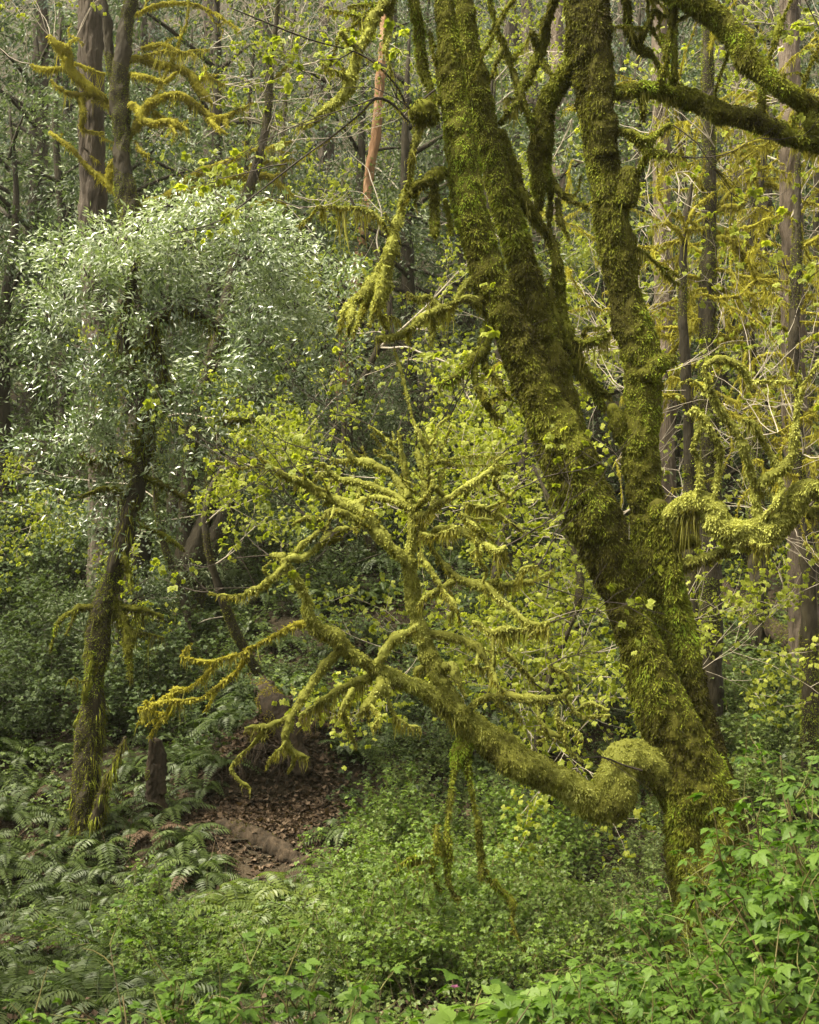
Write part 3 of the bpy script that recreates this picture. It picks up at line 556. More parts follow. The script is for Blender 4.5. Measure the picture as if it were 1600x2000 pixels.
# ================================================================== stems with bark: conifers
def conifer_trunk(parent, q, mat, seed=0, name='trunk', knots=10, R=rng):
    g = Geo()
    s = tube(g, q, .06, 56, [(1.2, .06, 0), ((13, 13, 3.2), .18, .02), ((30, 30, 9), .09, .008)], seed, None, 0, True, (3., 3., 1.))
    for _ in range(knots):     # dead branch stubs
        k = int(R.integers(0, len(s['q']))); a = R.uniform(0, 6.28); c = s['q'][k]
        d = np.array([math.cos(a), math.sin(a), R.uniform(-.2, .3)])
        tube(g, np.array([[*c[:3], .02], [*(c[:3] + d * (c[3] + R.uniform(.04, .25))), .008]]), .08, 5, (), 0, .4)
    return g.build(name, M[mat], parent, True)
def boughs(geo, R, p, az, L, n_spray, size, droop=.5, m=0):
    """one drooping conifer bough: sprays of needles both sides of a curved branch"""
    t = R.random(n_spray) ** .7; d = np.array([math.cos(az), math.sin(az), 0.])
    c = p + d * (t * L)[:, None]; c[:, 2] += .18 * L * t - droop * L * t ** 2
    side = np.array([-d[1], d[0], 0]); sg = R.choice([-1, 1], n_spray)
    w = L * .28 * (1 - t * .75)
    u = R.random(n_spray)
    c = c + side * (sg * u * w)[:, None] + R.normal(0, .03, (n_spray, 3)); c[:, 2] -= .5 * u * w
    dd = unit(d * .7 + side * (sg * .7)[:, None] + np.array([0, 0, -.55]) + R.normal(0, .25, (n_spray, 3)))
    stamp(geo, *LEAF2, c, dd, UP + R.normal(0, .3, (n_spray, 3)), size * R.uniform(.6, 1.3, n_spray), size * .24, np.clip(.45 + R.normal(0, .2, n_spray) + .2 * (t - .5), 0, 1), m, .2)
def conifer(name, loc, H, r0, R, nb, lo, Lb, mat='bark_fir', label='', cat='tree', group=None, spray=60, size=.16):
    e = empty(name, loc, label, cat, group); o = np.asarray(loc, float)
    q = np.array([[o[0], o[1], o[2] - .4, r0 * 1.1], [o[0], o[1], o[2] + H * .15, r0 * .95], [o[0] + .1, o[1], o[2] + H * .5, r0 * .7], [o[0] + .1, o[1], o[2] + H, .03]])
    conifer_trunk(e, q, mat, int(R.integers(99)), R=R, knots=14)
    g = Geo()
    for k in range(nb):
        z = lo + (H - lo) * (k + R.random()) / nb; f = 1 - (z - lo) / (H - lo)
        L = Lb * (.25 + .75 * f) * R.uniform(.6, 1.15)
        boughs(g, R, o + np.array([0, 0, z]), R.uniform(0, 6.28), L, int(spray * (.5 + L / Lb)), size, R.uniform(.3, .6))
    g.build('crown', M['conifer'], e)
    return e
# named trunks standing behind
def bare_trunk(name, q, mat, label, seed, R, knots=10, group=None):
    b = q[-1, :3].copy(); b[2] = gz(b[0], b[1])
    q = np.vstack([q, [b[0], b[1], b[2] - .3, q[-1, 3] * 1.1]])
    e = empty(name, b, label, 'tree', group); conifer_trunk(e, q, mat, seed, R=R, knots=knots); return e
R = np.random.default_rng(21)
fir = bare_trunk('fir_tree', T('164 -420 20 170 -100 22 175 0 23 180 250 24 184 470 24 190 700 25 195 930 26 200 1060 27', 17.5), 'bark_fir', 'tall grey fir trunk with furrowed bark behind the silvery laurel', 3, R, 20)
g = Geo()
for k in range(40):
    boughs(g, R, np.array([-4.8, 19., R.uniform(7.2, 17)]), R.uniform(0, 6.28), R.uniform(1.5, 3.2), 70, .14, R.uniform(.4, .7))
g.build('crown', M['conifer'], fir)
bare_trunk('fir_tree', T('1284 -300 14 1288 0 15 1290 260 16 1295 500 17 1299 700 17 1304 980 17 1308 1100 18', 18.5), 'bark_pale', 'slim pale fir trunk just right of the big mossy maple', 8, R)
bare_trunk('fir_tree', T('1538 -300 18 1541 100 19 1546 450 20 1551 700 22 1558 950 24 1570 1200 27 1580 1330 31', 15.3), 'bark_pale', 'stout brown fir trunk near the right edge above the fallen log', 12, R)
bare_trunk('bare_snag', T('764 -100 6 746 120 8 736 250 9 720 350 10 715 420 10 703 500 11 691 610 11 676 690 12 671 760 12 664 860 13', 21.), 'bark_orange', 'leaning dead trunk with orange peeling wood in the middle distance', 15, R, 12)
bare_trunk('fir_tree', T('1020 -200 11 1028 0 11 1040 200 12 1048 420 12 1056 800 13', 25.), 'bark_fir', 'thin shadowed fir trunk seen between the stems of the big maple', 18, R)
bare_trunk('fir_tree', T('1086 -200 11 1090 200 12 1095 460 12 1100 700 13 1104 900 13', 24.), 'bark_pale', 'thin pale trunk showing through the gap left of the right stem', 19, R)
bare_trunk('fir_tree', T('1440 -200 16 1445 300 16 1450 600 17 1456 1000 18', 23.), 'bark_fir', 'grey fir trunk behind the tangle of golden branches', 26, R)

# ================================================================== left mossy maple with gold branches
R = np.random.default_rng(31)
D2 = 17.0
b2 = P(262, 1150, D2); b2[2] = gz(b2[0], b2[1])
GOLD = empty('golden_maple', b2, 'dark barked maple with golden moss on its twisting upper branches', 'tree')
def wood(parent, lines, mat, name='trunk', seed=0, seg=16, step=.06, mossy=None, R=R, frac=.5, fdens=5200, wd=.009, rough=0, drape=0):
    g = Geo(); ss = []
    for k, q in enumerate(lines):
        ss.append(tube(g, q, step, seg, [(2.5, .2, .0), (9., .16, .005), (26, .0, .006)] if not rough else [(3., .22, 0), ((14, 14, 5), .28, .012), (34, .10, .014)], seed + k, None, 1 if mossy and frac >= .6 else 0))
        if mossy and frac >= .6: g.c[-1] = g.c[-1] * .5
        if mossy:
            n = int(np.linalg.norm(np.diff(q[:, :3], axis=0), axis=1).sum() * q[:, 3].mean() * 6.28 * fdens)
            p, nr, tn = sample_tube(ss[-1], n, R)
            keep = fbm(p * 2.2, 2, seed + 5) > (.5 - frac); p, nr, tn = p[keep], nr[keep], tn[keep]; n = len(p)
            stamp(g, *BLADE, p - nr * .004, unit(nr + R.normal(0, .5, (n, 3)) + [0, 0, -.6]), rdir(R, n), R.uniform(.012, .034, n), wd, np.clip(tn + R.normal(0, .2, n), 0, 1), 1)
    o = g.build(name, [M[mat]] + ([M[mossy]] if mossy else []), parent, True)
    if drape:
        h = Geo()
        for sm in ss:
            n = int(np.linalg.norm(np.diff(sm['q'][:, :3], axis=0), axis=1).sum() * drape)
            p, nr, tn = sample_tube(sm, n, R); kp = fbm(p * 3.1, 2, seed + 8) > -.05; p, nr = p[kp], nr[kp]; n = len(p)
            L = R.uniform(.05, .16, n) * (1 + 1.5 * np.maximum(0, fbm(p * 5, 2, seed + 4)))
            stamp(h, *STRAND, p, unit(nr * .28 + [0, 0, -1] + R.normal(0, .16, (n, 3))), nr + .5 * R.normal(0, 1, (n, 3)), L, .008 * R.uniform(.6, 1.4, n), np.clip(.4 + R.normal(0, .2, n), 0, 1))
        h.build('hanging_moss', M['moss_trunk'], o)
    return o
q2 = T('262 -320 10 258 -100 11 255 0 12 245 50 13 240 100 15 237 150 16 235 210 17 237 280 17 240 330 18 246 380 20 252 430 22 254 520 24 256 700 26 260 900 28 262 1120 34', D2)
q2[-1, 2] = b2[2] - .3
wood(GOLD, [q2, T('190 -150 8 198 0 9 210 40 9 212 85 9 216 125 9 230 190 9', D2)], 'bark_dark', 'trunk', 5, 22, .05, 'moss_trunk', R, .59, 9000, .008, 1)
kw = dict(mat='moss_gold', beardmat='moss_gold', dens=2600, bper=190, fl=(.02, .05), fuzzw=.010, spr=.016, spL=(.1, .5))
for L_, lb in ((['262 440 14 268 420 14 256 396 14 236 375 13 216 360 13 224 320 15 228 310 9', '216 360 9 175 330 7 140 290 6 115 270 5 96 256 3'], 'thick mossy elbow low on the trunk'),
    (['242 285 11 235 235 11 215 210 11 200 190 11 180 175 12 150 150 12 134 128 14 128 100 13 110 88 10 95 68 5', '205 145 6 175 135 6 145 122 4', '135 132 8 105 135 7 80 135 6 58 124 3', '185 185 8 150 185 8 120 175 6 98 154 3', '160 190 9 163 225 9 160 250 7 180 258 4 205 258 3', '130 105 7 135 85 6 148 75 3'], None),
    (['240 275 11 265 250 11 282 218 12 305 195 11 340 185 10 370 195 9 395 215 9 420 231 10 445 227 9 465 215 6 500 200 3', '300 220 8 322 232 8 340 236 5', '370 197 6 372 220 5', '440 228 8 446 248 5', '405 230 7 425 250 7 444 262 4', '265 275 5 275 295 6 292 302 6'], None),
    (['240 235 10 250 207 10 270 214 10 276 232 9 300 242 10 330 236 9 350 246 9 369 254 5', '330 240 6 345 262 5'], None),
    (['228 140 10 245 120 11 270 114 10 310 125 10 340 131 10 370 145 10 392 175 10 416 202 6', '250 145 8 285 150 8 320 160 7 345 140 7', '375 165 7 400 150 6 440 165 4', '280 110 5 320 100 5 360 108 4'], None),
    (['300 190 5 320 150 4 335 120 4 350 80 4 365 40 3 370 -20 2', '276 94 6 320 87 6 350 100 5 382 106 3', '262 30 7 310 9 7 360 6 6 410 20 5 470 60 3', '335 120 3 370 100 3 410 95 2'], None),
    (['258 412 14 275 402 12 320 386 11 350 375 10 390 370 10 430 360 9 465 345 8 500 342 9 530 346 8 552 366 7 575 382 3', '318 392 9 360 355 9 400 330 9 440 317 8 475 300 7 508 288 4', '390 370 7 420 378 8 430 380 4', '500 342 5 490 320 5', '530 346 5 560 335 3'], 'two long low limbs reaching right above the laurel')):
    limb(GOLD, 'limb', L_, D2, R, wand=.5, sp=2.4, bl=.20, label=lb, **kw)
leafy_twigs(GOLD, rt([(95, 68, 17.0, -.5, 0, .8), (110, 88, 17.0, -.2, .3, .9), (58, 124, 17.0, -.8, 0, .4), (148, 75, 17.0, .2, 0, .9), (500, 200, 17.0, .9, 0, .5), (416, 202, 17.0, 1, 0, -.1), (370, -20, 17.0, .2, 0, 1), (470, 60, 17.0, .9, 0, .3), (440, 165, 17.0, 1, 0, .2), (575, 382, 17.0, 1, 0, -.2), (508, 288, 17.0, .9, 0, .4), (410, 95, 17.0, .8, 0, .7)]), R, (.6, 1.6), per=2, nleaf=3, size=.045, mat='twig_pale', r=.007)
b3 = P(345, 1000, 17.0); b3[2] = gz(b3[0], b3[1])
SAP = empty('mossy_sapling', b3, 'slender mossy sapling with upright twigs rising behind the laurel', 'tree')
q3 = T('548 -120 3 542 20 4 535 80 5 528 135 7 525 190 8 520 245 8 510 295 9 496 340 10 481 390 11 472 440 11 450 560 12 415 700 13 375 850 14 345 1000 16', 17.0); q3[-1, 2] = b3[2] - .3
wood(SAP, [q3], 'bark_dark', 'trunk', 50, 12, .05, 'moss_trunk', R, .55, 6000, .009)
limb(SAP, 'limb', ['522 170 6 540 150 5 558 130 5 576 108 2', '505 300 5 535 285 5 570 275 3', '476 402 8 505 395 9 540 392 7 560 400 4', '490 402 10 515 416 12 522 432 5', '498 335 6 520 318 6 545 312 3'], 17.0, R, wand=.3, sp=2.5, bl=.2, raw=False, **kw)
leafy_twigs(SAP, rt([(548, -120, 17.0, .2, 0, 1), (576, 108, 17.0, .6, 0, .9), (535, 80, 17.0, -.4, 0, 1), (528, 135, 17.0, .6, 0, .7), (570, 275, 17.0, 1, 0, .3), (560, 400, 17.0, 1, 0, .1), (520, 245, 17.0, -.7, .2, .8), (545, 312, 17.0, 1, .2, .4)]), R, (.7, 1.8), per=2, nleaf=3, size=.045, mat='twig_pale', r=.007)

# ================================================================== laurel with glossy leaves, sky sheen put into their colour
R = np.random.default_rng(41)
D3 = 12.2
b4 = P(170, 1720, D3); b4[2] = gz(b4[0], b4[1])
LAU = empty('laurel_tree', b4, 'evergreen laurel with glossy silvery leaves and a dark mossy trunk in deep shade', 'tree')
qL = T('172 1735 54 168 1650 36 162 1580 29 164 1475 24 174 1400 22 186 1325 20 194 1275 20 203 1200 20 220 1125 18 236 1060 17 250 1000 15 266 925 14 276 850 15 268 775 17 256 725 15 246 650 12 250 560 9 270 480 5', D3)
qL[:, 0] += .07 * fbm(np.stack([qL[:, 2] * 1.8, 0 * qL[:, 2], 0 * qL[:, 2]], 1), 2, 9); qL[0, 2] = b4[2] - .2
qL2 = T('277 870 16 290 820 16 320 785 14 318 735 13 302 685 13 295 645 12 320 615 11 350 605 10 390 614 9 430 645 6 450 690 3', D3)
wood(LAU, [qL, qL2, T('182 1610 11 205 1535 7 226 1485 5 246 1440 4', D3 - .15)], 'bark_dark', 'trunk', 70, 26, .04, 'moss_trunk', R, .59, 9000, .007, 1, 420)
kd = dict(mat='moss_trunk', beardmat='moss_trunk', dens=4200, bper=340, fl=(.015, .04), fuzzw=.008, tb=.2)
for L_ in (['200 1178 8 190 1182 9 150 1190 8 115 1215 6 98 1270 3', '150 1190 5 128 1240 3'], ['218 1185 7 235 1185 7 280 1190 5 320 1205 3', '240 1230 6 280 1235 5 320 1245 2'],
           ['212 1150 10 230 1190 12 248 1232 14 252 1280 9 256 1330 4', '235 1200 6 250 1208 4'], ['182 1250 7 178 1300 9 176 1340 10 190 1365 8 204 1390 4', '178 1330 9 168 1352 8 166 1370 4'],
           ['232 1075 9 242 1090 10 254 1130 7 256 1160 3'], ['240 960 6 210 952 7 180 960 5 155 972 3'], ['262 900 6 240 895 6 200 893 6 160 905 3'], ['278 930 6 315 945 7 350 965 6 380 985 3'], ['275 1025 5 310 1040 6 340 1058 5 360 1075 3'],
           ['288 680 8 262 685 9 240 690 6'], ['420 820 7 460 822 8 500 818 6'], ['190 1290 6 186 1330 7 187 1360 4'], ['160 1590 8 140 1650 9 126 1720 8 118 1800 5', '140 1650 6 152 1730 6 160 1790 3', '130 1700 5 104 1770 4', '205 1640 6 206 1720 7 200 1790 4']):
    limb(LAU, 'limb', L_, D3 - .05, R, wand=.2, sp=1.5, bl=.22, **kd)
lv, tw = Geo(), Geo()
def leafcloud(c, rad, n, size, R, m=0, asp=.3, tb=.5, upn=1.1, geo=None, clump=26, dsd=.55, tw=None, srad=.10, face=0.):
    """leaves gathered in sprays inside an ellipsoid, most of them near its skin"""
    c = np.asarray(c); rad = np.asarray(rad); ns = max(1, n // clump)
    u = rdir(R, ns); s = c + u * rad * (R.random(ns) ** .45)[:, None]
    sd = unit(u * np.array([1, 1, .4]) + R.normal(0, .5, (ns, 3)))
    k = np.repeat(np.arange(ns), clump); t = R.random(len(k))
    p = s[k] + sd[k] * (t * size * 4.0)[:, None] + R.normal(0, srad * size * 8, (len(k), 3))
    d = unit(sd[k] + R.normal(0, dsd, (len(k), 3)) + np.array([0, 0, .15]))
    nn = UP * upn + sd[k] * face + np.array([0, -face, 0]) * .6 + R.normal(0, .5, (len(k), 3))
    tn = np.clip(tb + R.normal(0, .16, ns)[k] + R.normal(0, .14, len(k)), 0, 1)
    stamp(geo, *LEAF2, p, d, nn, size * R.uniform(.6, 1.25, len(k)), size * asp * R.uniform(.8, 1.2, len(k)), tn, m, .1)
    if tw is not None:
        for q in s[:: 3]:
            a = c + (q - c) * .35
            tube(tw, np.array([[*a, .008], [*((a + q) / 2 + [0, 0, .05]), .006], [*q, .003]]), .12, 4, (), 0, .5, 0, False)
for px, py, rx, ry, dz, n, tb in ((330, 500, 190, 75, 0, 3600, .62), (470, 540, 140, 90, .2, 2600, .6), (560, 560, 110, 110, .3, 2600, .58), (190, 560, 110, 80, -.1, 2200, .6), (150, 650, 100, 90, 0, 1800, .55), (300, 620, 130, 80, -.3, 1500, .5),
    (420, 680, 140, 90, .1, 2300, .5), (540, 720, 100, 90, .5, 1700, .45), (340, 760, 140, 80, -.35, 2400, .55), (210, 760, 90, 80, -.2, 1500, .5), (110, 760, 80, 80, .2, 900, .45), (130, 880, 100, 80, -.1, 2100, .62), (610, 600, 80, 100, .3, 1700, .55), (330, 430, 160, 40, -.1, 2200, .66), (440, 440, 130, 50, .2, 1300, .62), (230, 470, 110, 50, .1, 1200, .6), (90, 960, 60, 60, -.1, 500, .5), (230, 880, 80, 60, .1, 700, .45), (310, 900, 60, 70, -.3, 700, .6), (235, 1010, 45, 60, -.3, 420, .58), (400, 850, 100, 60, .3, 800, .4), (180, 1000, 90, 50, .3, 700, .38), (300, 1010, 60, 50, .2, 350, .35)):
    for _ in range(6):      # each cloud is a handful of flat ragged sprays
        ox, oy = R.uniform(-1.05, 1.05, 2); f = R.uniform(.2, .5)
        leafcloud(P(px + rx * ox, py + ry * oy, D3 + dz + R.uniform(-.5, .5)), np.array([rx * f, 0, ry * f * .42]) / F * D3 + np.array([0, .22, 0]), int(n * f * .40), .066, R, 0, .34, tb + R.normal(0, .12) + (.16 if py < 640 else -.12), 1.0, lv, 22, .5, tw, .10, .6)  # light painted into tint: high sprays paler, low ones darker
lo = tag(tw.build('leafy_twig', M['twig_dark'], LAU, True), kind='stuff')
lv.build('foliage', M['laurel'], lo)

# forked brown tree in the shade, and the dead stump
b5 = P(368, 1200, 17.); b5[2] = gz(b5[0], b5[1])
FORK = empty('forked_tree', b5, 'brown forked trunk in shade behind the thin left branch', 'tree')
qf = T('366 1210 30 370 1125 25 380 1075 23 394 1035 18 408 985 16 420 900 13 440 780 9', 17.); qf[0, 2] = b5[2] - .2
wood(FORK, [qf, T('374 1100 18 400 1085 18 424 1045 17 440 1008 15 455 930 12 480 820 8', 17.)], 'bark_dark', 'trunk', 90, 20, .06, 'moss_trunk', R, .55, 7000, .008, 1)
lv2 = Geo()
for px, py, rx, ry, n in ((430, 760, 110, 90, 900), (500, 850, 110, 60, 700), (380, 880, 90, 60, 500)): leafcloud(P(px, py, 17.), np.array([rx, 0, ry]) / F * 15 + [0, .7, 0], n, .09, R, 0, .32, .35, 1., lv2)
lv2.build('foliage', M['laurel_far'], FORK)
b6 = P(306, 1600, 12.6); b6[2] = gz(b6[0], b6[1])
STUMP = empty('dead_stump', b6, 'narrow dark rotting stump with jagged top among the ferns', 'stump')
qs_ = T('304 1446 12 306 1490 17 305 1550 19 308 1600 24', 12.6); qs_ = np.vstack([qs_, [b6[0], b6[1], b6[2] - .2, .17]])
wood(STUMP, [qs_, T('296 1440 4 300 1480 9 302 1530 9', 12.55), T('314 1462 4 315 1500 9 316 1550 8', 12.55)], 'rot', 'trunk', 95, 28, .02, 'moss_trunk', R, .4, 5000, .008, 1)

# ================================================================== right-hand golden maples and their tangle
R = np.random.default_rng(51)
def golden(name, q, label, lines, D, R, n_extra, ext, seed, leafn=3):
    b = q[-1, :3].copy(); b[2] = gz(b[0], b[1]); q = np.vstack([q, [b[0], b[1], b[2] - .3, q[-1, 3] * 1.15]])
    e = empty(name, b, label, 'tree')
    wood(e, [q], 'bark_dark', 'trunk', seed, 18, .06, 'moss_trunk', R, .5, 7000, .009)
    if lines:
        for L_ in lines: limb(e, 'limb', L_, D, R, wand=.5, sp=2.2, bl=.17, **kw)
    c = catmull(q, .1); tips = []
    for k in range(n_extra):
        py0, py1 = ext; f = np.nonzero((CY - c[:, 2] / c[:, 1] * F > py0) & (CY - c[:, 2] / c[:, 1] * F < py1))[0]
        s = c[R.choice(f)]; az = R.uniform(0, 6.28)
        out = grow(R, s[:3], np.array([math.cos(az) * 1.2, math.sin(az), R.uniform(-.1, .7)]), R.uniform(1., 2.4), R.uniform(.02, .038), 0, 2, [], .27, -.05, (2, 4), (.35, .6), (.4, 1.1), .75, .15)
        limb(e, 'limb', [b_ for l, b_ in out if l < 2], D, R, wand=0, sp=.8, bl=.17, raw=True, **kw)
        tips += [b_[-1, :3] for l, b_ in out]
    tips = [tips[k] for k in R.permutation(len(tips))[:26]]
    leafy_twigs(e, [(p, R.normal(0, 1, 3) + [0, 0, .3]) for p in tips], R, (.5, 1.3), per=3, nleaf=leafn, size=.045, mat='twig_pale', r=.006, lev=1)
    return e
golden('golden_maple', T('1380 -300 9 1383 0 11 1384 230 13 1386 400 14 1384 500 15 1382 620 16 1385 800 18 1388 1080 22', 14.2), 'dark trunked maple hung with golden moss between the two right-hand firs',
    [['1382 600 9 1355 640 9 1330 665 8 1300 700 6', '1385 590 9 1405 565 9 1432 570 9 1460 590 8 1480 600 4', '1340 655 5 1330 690 5'], ['1384 480 9 1410 465 10 1440 480 10 1462 520 9 1490 540 8 1520 535 6', '1440 480 6 1430 450 5'],
     ['1384 420 9 1420 405 10 1450 400 9 1470 350 8 1485 310 6', '1450 400 5 1440 380 5'], ['1384 650 9 1420 660 9 1450 640 8 1500 630 7 1560 655 5'], ['1384 700 8 1340 720 8 1310 740 6 1285 765 4'], ['1386 545 8 1350 540 7 1320 530 5']], 14.2, R, 19, (80, 850), 110)
golden('golden_maple', T('1352 360 3 1345 400 5 1337 440 7 1335 500 8 1333 590 9 1338 700 10 1345 830 11 1350 1050 14', 13.4), 'small forked maple with bare mossy candelabra arms beside the big right stem',
    [['1337 470 7 1322 448 6 1306 435 5 1298 420 3', '1338 445 6 1348 425 6 1358 405 6 1376 390 5 1395 375 3', '1306 435 5 1290 438 5 1270 442 3', '1335 590 6 1352 570 6 1380 562 5', '1340 450 5 1362 448 5 1385 440 4', '1325 410 4 1332 425 4 1337 436 4']], 13.4, R, 4, (560, 800), 130, 3)
golden('golden_maple', T('1500 150 5 1490 320 7 1478 380 9 1468 450 10 1462 620 12 1470 800 13 1480 1150 17', 16.5), 'golden mossy maple with feathery drooping branches toward the right edge', [['1478 380 8 1500 360 8 1530 370 7 1560 390 4', '1490 470 7 1520 480 7 1560 500 6 1600 540 4'], ['1465 560 8 1500 545 8 1545 560 7 1600 590 5']], 16.5, R, 20, (170, 850), 150, 2)
golden('golden_maple', T('1560 300 5 1556 500 9 1552 700 11 1560 900 13 1580 1150 16', 13.), 'mossy maple leaning at the right edge with fine gold twigs', [], 13., R, 13, (320, 950), 170, 2)

# ================================================================== budding maples behind the middle
R = np.random.default_rng(61)
def budding(loc, H, R, label, nl, lean=(0, 0), leafn=4, tb=.5, sz=.036, moss=.3):
    o = np.asarray(loc, float); e = empty('budding_maple', o, label, 'tree')
    top = o + [lean[0], lean[1], H]
    q = np.array([[*o, .07], [*(o + (top - o) * .3 + R.normal(0, .2, 3)), .055], [*(o + (top - o) * .6 + R.normal(0, .25, 3)), .04], [*top, .015]]); q[0, 2] -= .2
    wood(e, [q], 'bark_dark', 'trunk', int(R.integers(99)), 10, .1, 'moss_trunk', R, .5, 4000, .009)
    c = catmull(q, .1); tw, lf = Geo(), Geo(); tips = []
    for k in range(nl):
        s = c[int(len(c) * R.uniform(.2, .98))]; az = R.uniform(0, 6.28)
        out = grow(R, s[:3], np.array([math.cos(az), math.sin(az), R.uniform(0, .9)]), R.uniform(1., 2.5), R.uniform(.012, .022) * min(1, H / 6), 0, 3, [], .2, .02, (2, 4), (.4, .65), (.4, 1.), .78, .22)
        for l, b in out:
            tube(tw, b, .14, 4 if l else 5, (), 0, .5, 0, False)
            if l >= 1: tips += [b[-1, :3]]
            if l >= 2: tips += [b[len(b) // 2, :3], b[len(b) * 3 // 4, :3]]
    t = tw.build('twigs', M['twig_pale'], e, True)
    leafspray(lf, R, tips, leafn, sz, .09, 0, DROOP5, tb, .7)
    lf.build('young_leaves', M['maple'], t)
    return e
for px, py, d, H, nl, lb, ln, tb in ((600, 760, 20.5, 8.5, 11, 'budding maple of pale bare twigs left of the orange snag', 1, .4), (500, 700, 22, 8.5, 8, 'budding maple with sparse yellow leaves above the laurel crown', 1, .3), (740, 860, 17.5, 5.4, 6, 'leafy young maple filling the gap left of the big stems', 4, .55),
    (950, 960, 16.5, 4.4, 7, 'young maple with fresh yellow-green leaves behind the mossy fan', 4, .6), (540, 930, 15.2, 3.2, 4, 'low young maple bright with new leaves between laurel and fan', 4, .6), (1060, 1120, 13.5, 3.2, 9, 'young maple with bright leaves under the leaning trunk', 5, .6),
    (1120, 1260, 12.2, 2.2, 7, 'small leafy maple low beside the leaning trunk', 5, .6), (1000, 800, 20, 7., 9, 'budding maple seen between the leaning stems', 3, .5), (800, 620, 24, 9., 9, 'distant budding maple behind the hanging limbs', 3, .45), (1480, 900, 19, 8.5, 12, 'budding maple yellow with new leaves at upper right', 1, .5),
    (1380, 860, 23, 8.5, 9, 'budding maple between the far firs at right', 1, .5), (1600, 950, 18, 8.5, 10, 'budding maple half out of view at the right edge', 2, .5), (380, 980, 16, 3.2, 7, 'low budding maple against the laurel shade', 5, .6)):
    p = hit(px, py, 8) if d is None else P(px, py, d); p[2] = gz(p[0], p[1])
    budding(p, max(H, P(px, py, d)[2] + H - p[2]) if False else H, R, lb, nl, (R.uniform(-.6, .6), R.uniform(-.4, .4)), ln, tb)

# ================================================================== far hillside: laurels and conifers
R = np.random.default_rng(71)
def far_laurel(seed, H, W):
    Rr = np.random.default_rng(seed)
    e = empty('evergreen_tree', (0, 0, 0), 'grey-green broadleaf evergreen standing on the far hillside', 'tree', 'broadleaf evergreens on the far hillside')
    g = Geo(); f = Geo(); tube(g, np.array([[0, 0, -.5, .14], [.1, .1, H * .4, .11], [-.1, 0, H * .75, .06], [0, 0, H, .02]]), .2, 8, [(3, .2, 0)], seed)
    for k in range(16):
        z = H * Rr.uniform(.12, 1.); rr = W * (1.05 - .7 * abs(z / H - .45)) * Rr.uniform(.4, 1.)
        a = Rr.uniform(0, 6.28); c = np.array([math.cos(a) * rr, math.sin(a) * rr, z])
        tube(g, np.array([[0, 0, z - .5, .04], [c[0] * .5, c[1] * .5, z - .2, .03], [*c, .01]]), .2, 5, (), 0, .5)
        leafcloud(c, np.array([.95, .95, .55]) * Rr.uniform(.6, 1.1), 430, .10, Rr, 0, .34, Rr.uniform(.1, .8), .9, f, 22, .55)
    g.build('trunk', M['bark_dark'], e, True); f.build('crown', M['laurel_far'], e)
    return e
protos = [far_laurel(s, H, W) for s, H, W in ((1, 6.5, 1.7), (2, 5., 1.9), (3, 8., 1.9))]
spots = []
for px, d in ((30, 21), (-60, 20), (130, 23), (250, 21.5), (345, 20), (420, 22), (80, 25), (220, 26), (380, 27), (520, 25), (560, 20), (700, 23), (800, 20.5), (900, 23), (960, 19.5), (1060, 21), (1180, 19.5), (1240, 23), (1340, 21), (1420, 19), (1520, 20.5), (1620, 19), (640, 29), (780, 30), (920, 30), (1080, 28), (1200, 30), (1330, 29), (1480, 28), (1600, 29), (480, 31), (300, 32), (120, 33), (-20, 29), (1700, 24), (-120, 25), (860, 26), (600, 34), (1000, 35), (1400, 35), (200, 38), (1700, 34), (800, 38), (-100, 36)):
    spots.append((px, d))
small = [(665, 17.2, .55), (640, 19, .7), (705, 18.4, .6), (230, 15.5, .5), (420, 17.5, .5)]
for k, (px, d) in enumerate(spots):
    x = (px - CX) / F * d; y = d + R.uniform(-.6, .6); loc = (x, y, gz(x, y) - .1)
    o = protos[k % 3]
    if k < 3: o.location = loc; o.rotation_euler.z = R.uniform(0, 6.28)
    else: o = dup(o, loc, R.uniform(0, 6.28), R.uniform(.8, 1.25))
for px, d, sc in small:
    x = (px - CX) / F * d; dup(protos[1], (x, d, gz(x, d) - .1), R.uniform(0, 6.28), sc)
cgrp = 'dark conifers on the far hillside'
cp = [conifer('conifer_tree', (0, 0, 0), H, .22, np.random.default_rng(80 + k), 70, 1.0, L, 'bark_fir', 'dark green conifer with drooping boughs high on the far hillside', 'tree', cgrp, 60, .17) for k, (H, L) in enumerate(((14, 3.2), (11.5, 2.7)))]
for k, (px, d) in enumerate(((70, 26), (-110, 25), (420, 29), (640, 33), (860, 34), (990, 30), (1220, 33), (1400, 30), (1640, 29), (280, 38), (520, 41), (760, 42), (1080, 42), (1320, 43), (1560, 42), (120, 44), (900, 50), (300, 52), (1250, 54))):
    x = (px - CX) / F * d; y = d; loc = (x, y, gz(x, y) - .2); o = cp[k % 2]
    if k < 2: o.location = loc
    else: dup(o, loc, R.uniform(0, 6.28), R.uniform(.8, 1.2))
# the forest mass beyond, and brush all over the slope
g = Geo(); n = 2600
for k in range(n):
    y = R.uniform(19, 75); x = R.uniform(-.42, .42) * y * 1.1; z = gz(x, y)
    leafcloud((x, y, z + R.uniform(.1, .9)), (.7, .6, .5), 90 if y < 40 else 60, .10 if y < 35 else .16, R, 0, .36, R.uniform(.15, .6), .9, g, 15, .6)
tag(g.build('hillside_brush', M['fern']), kind='stuff')

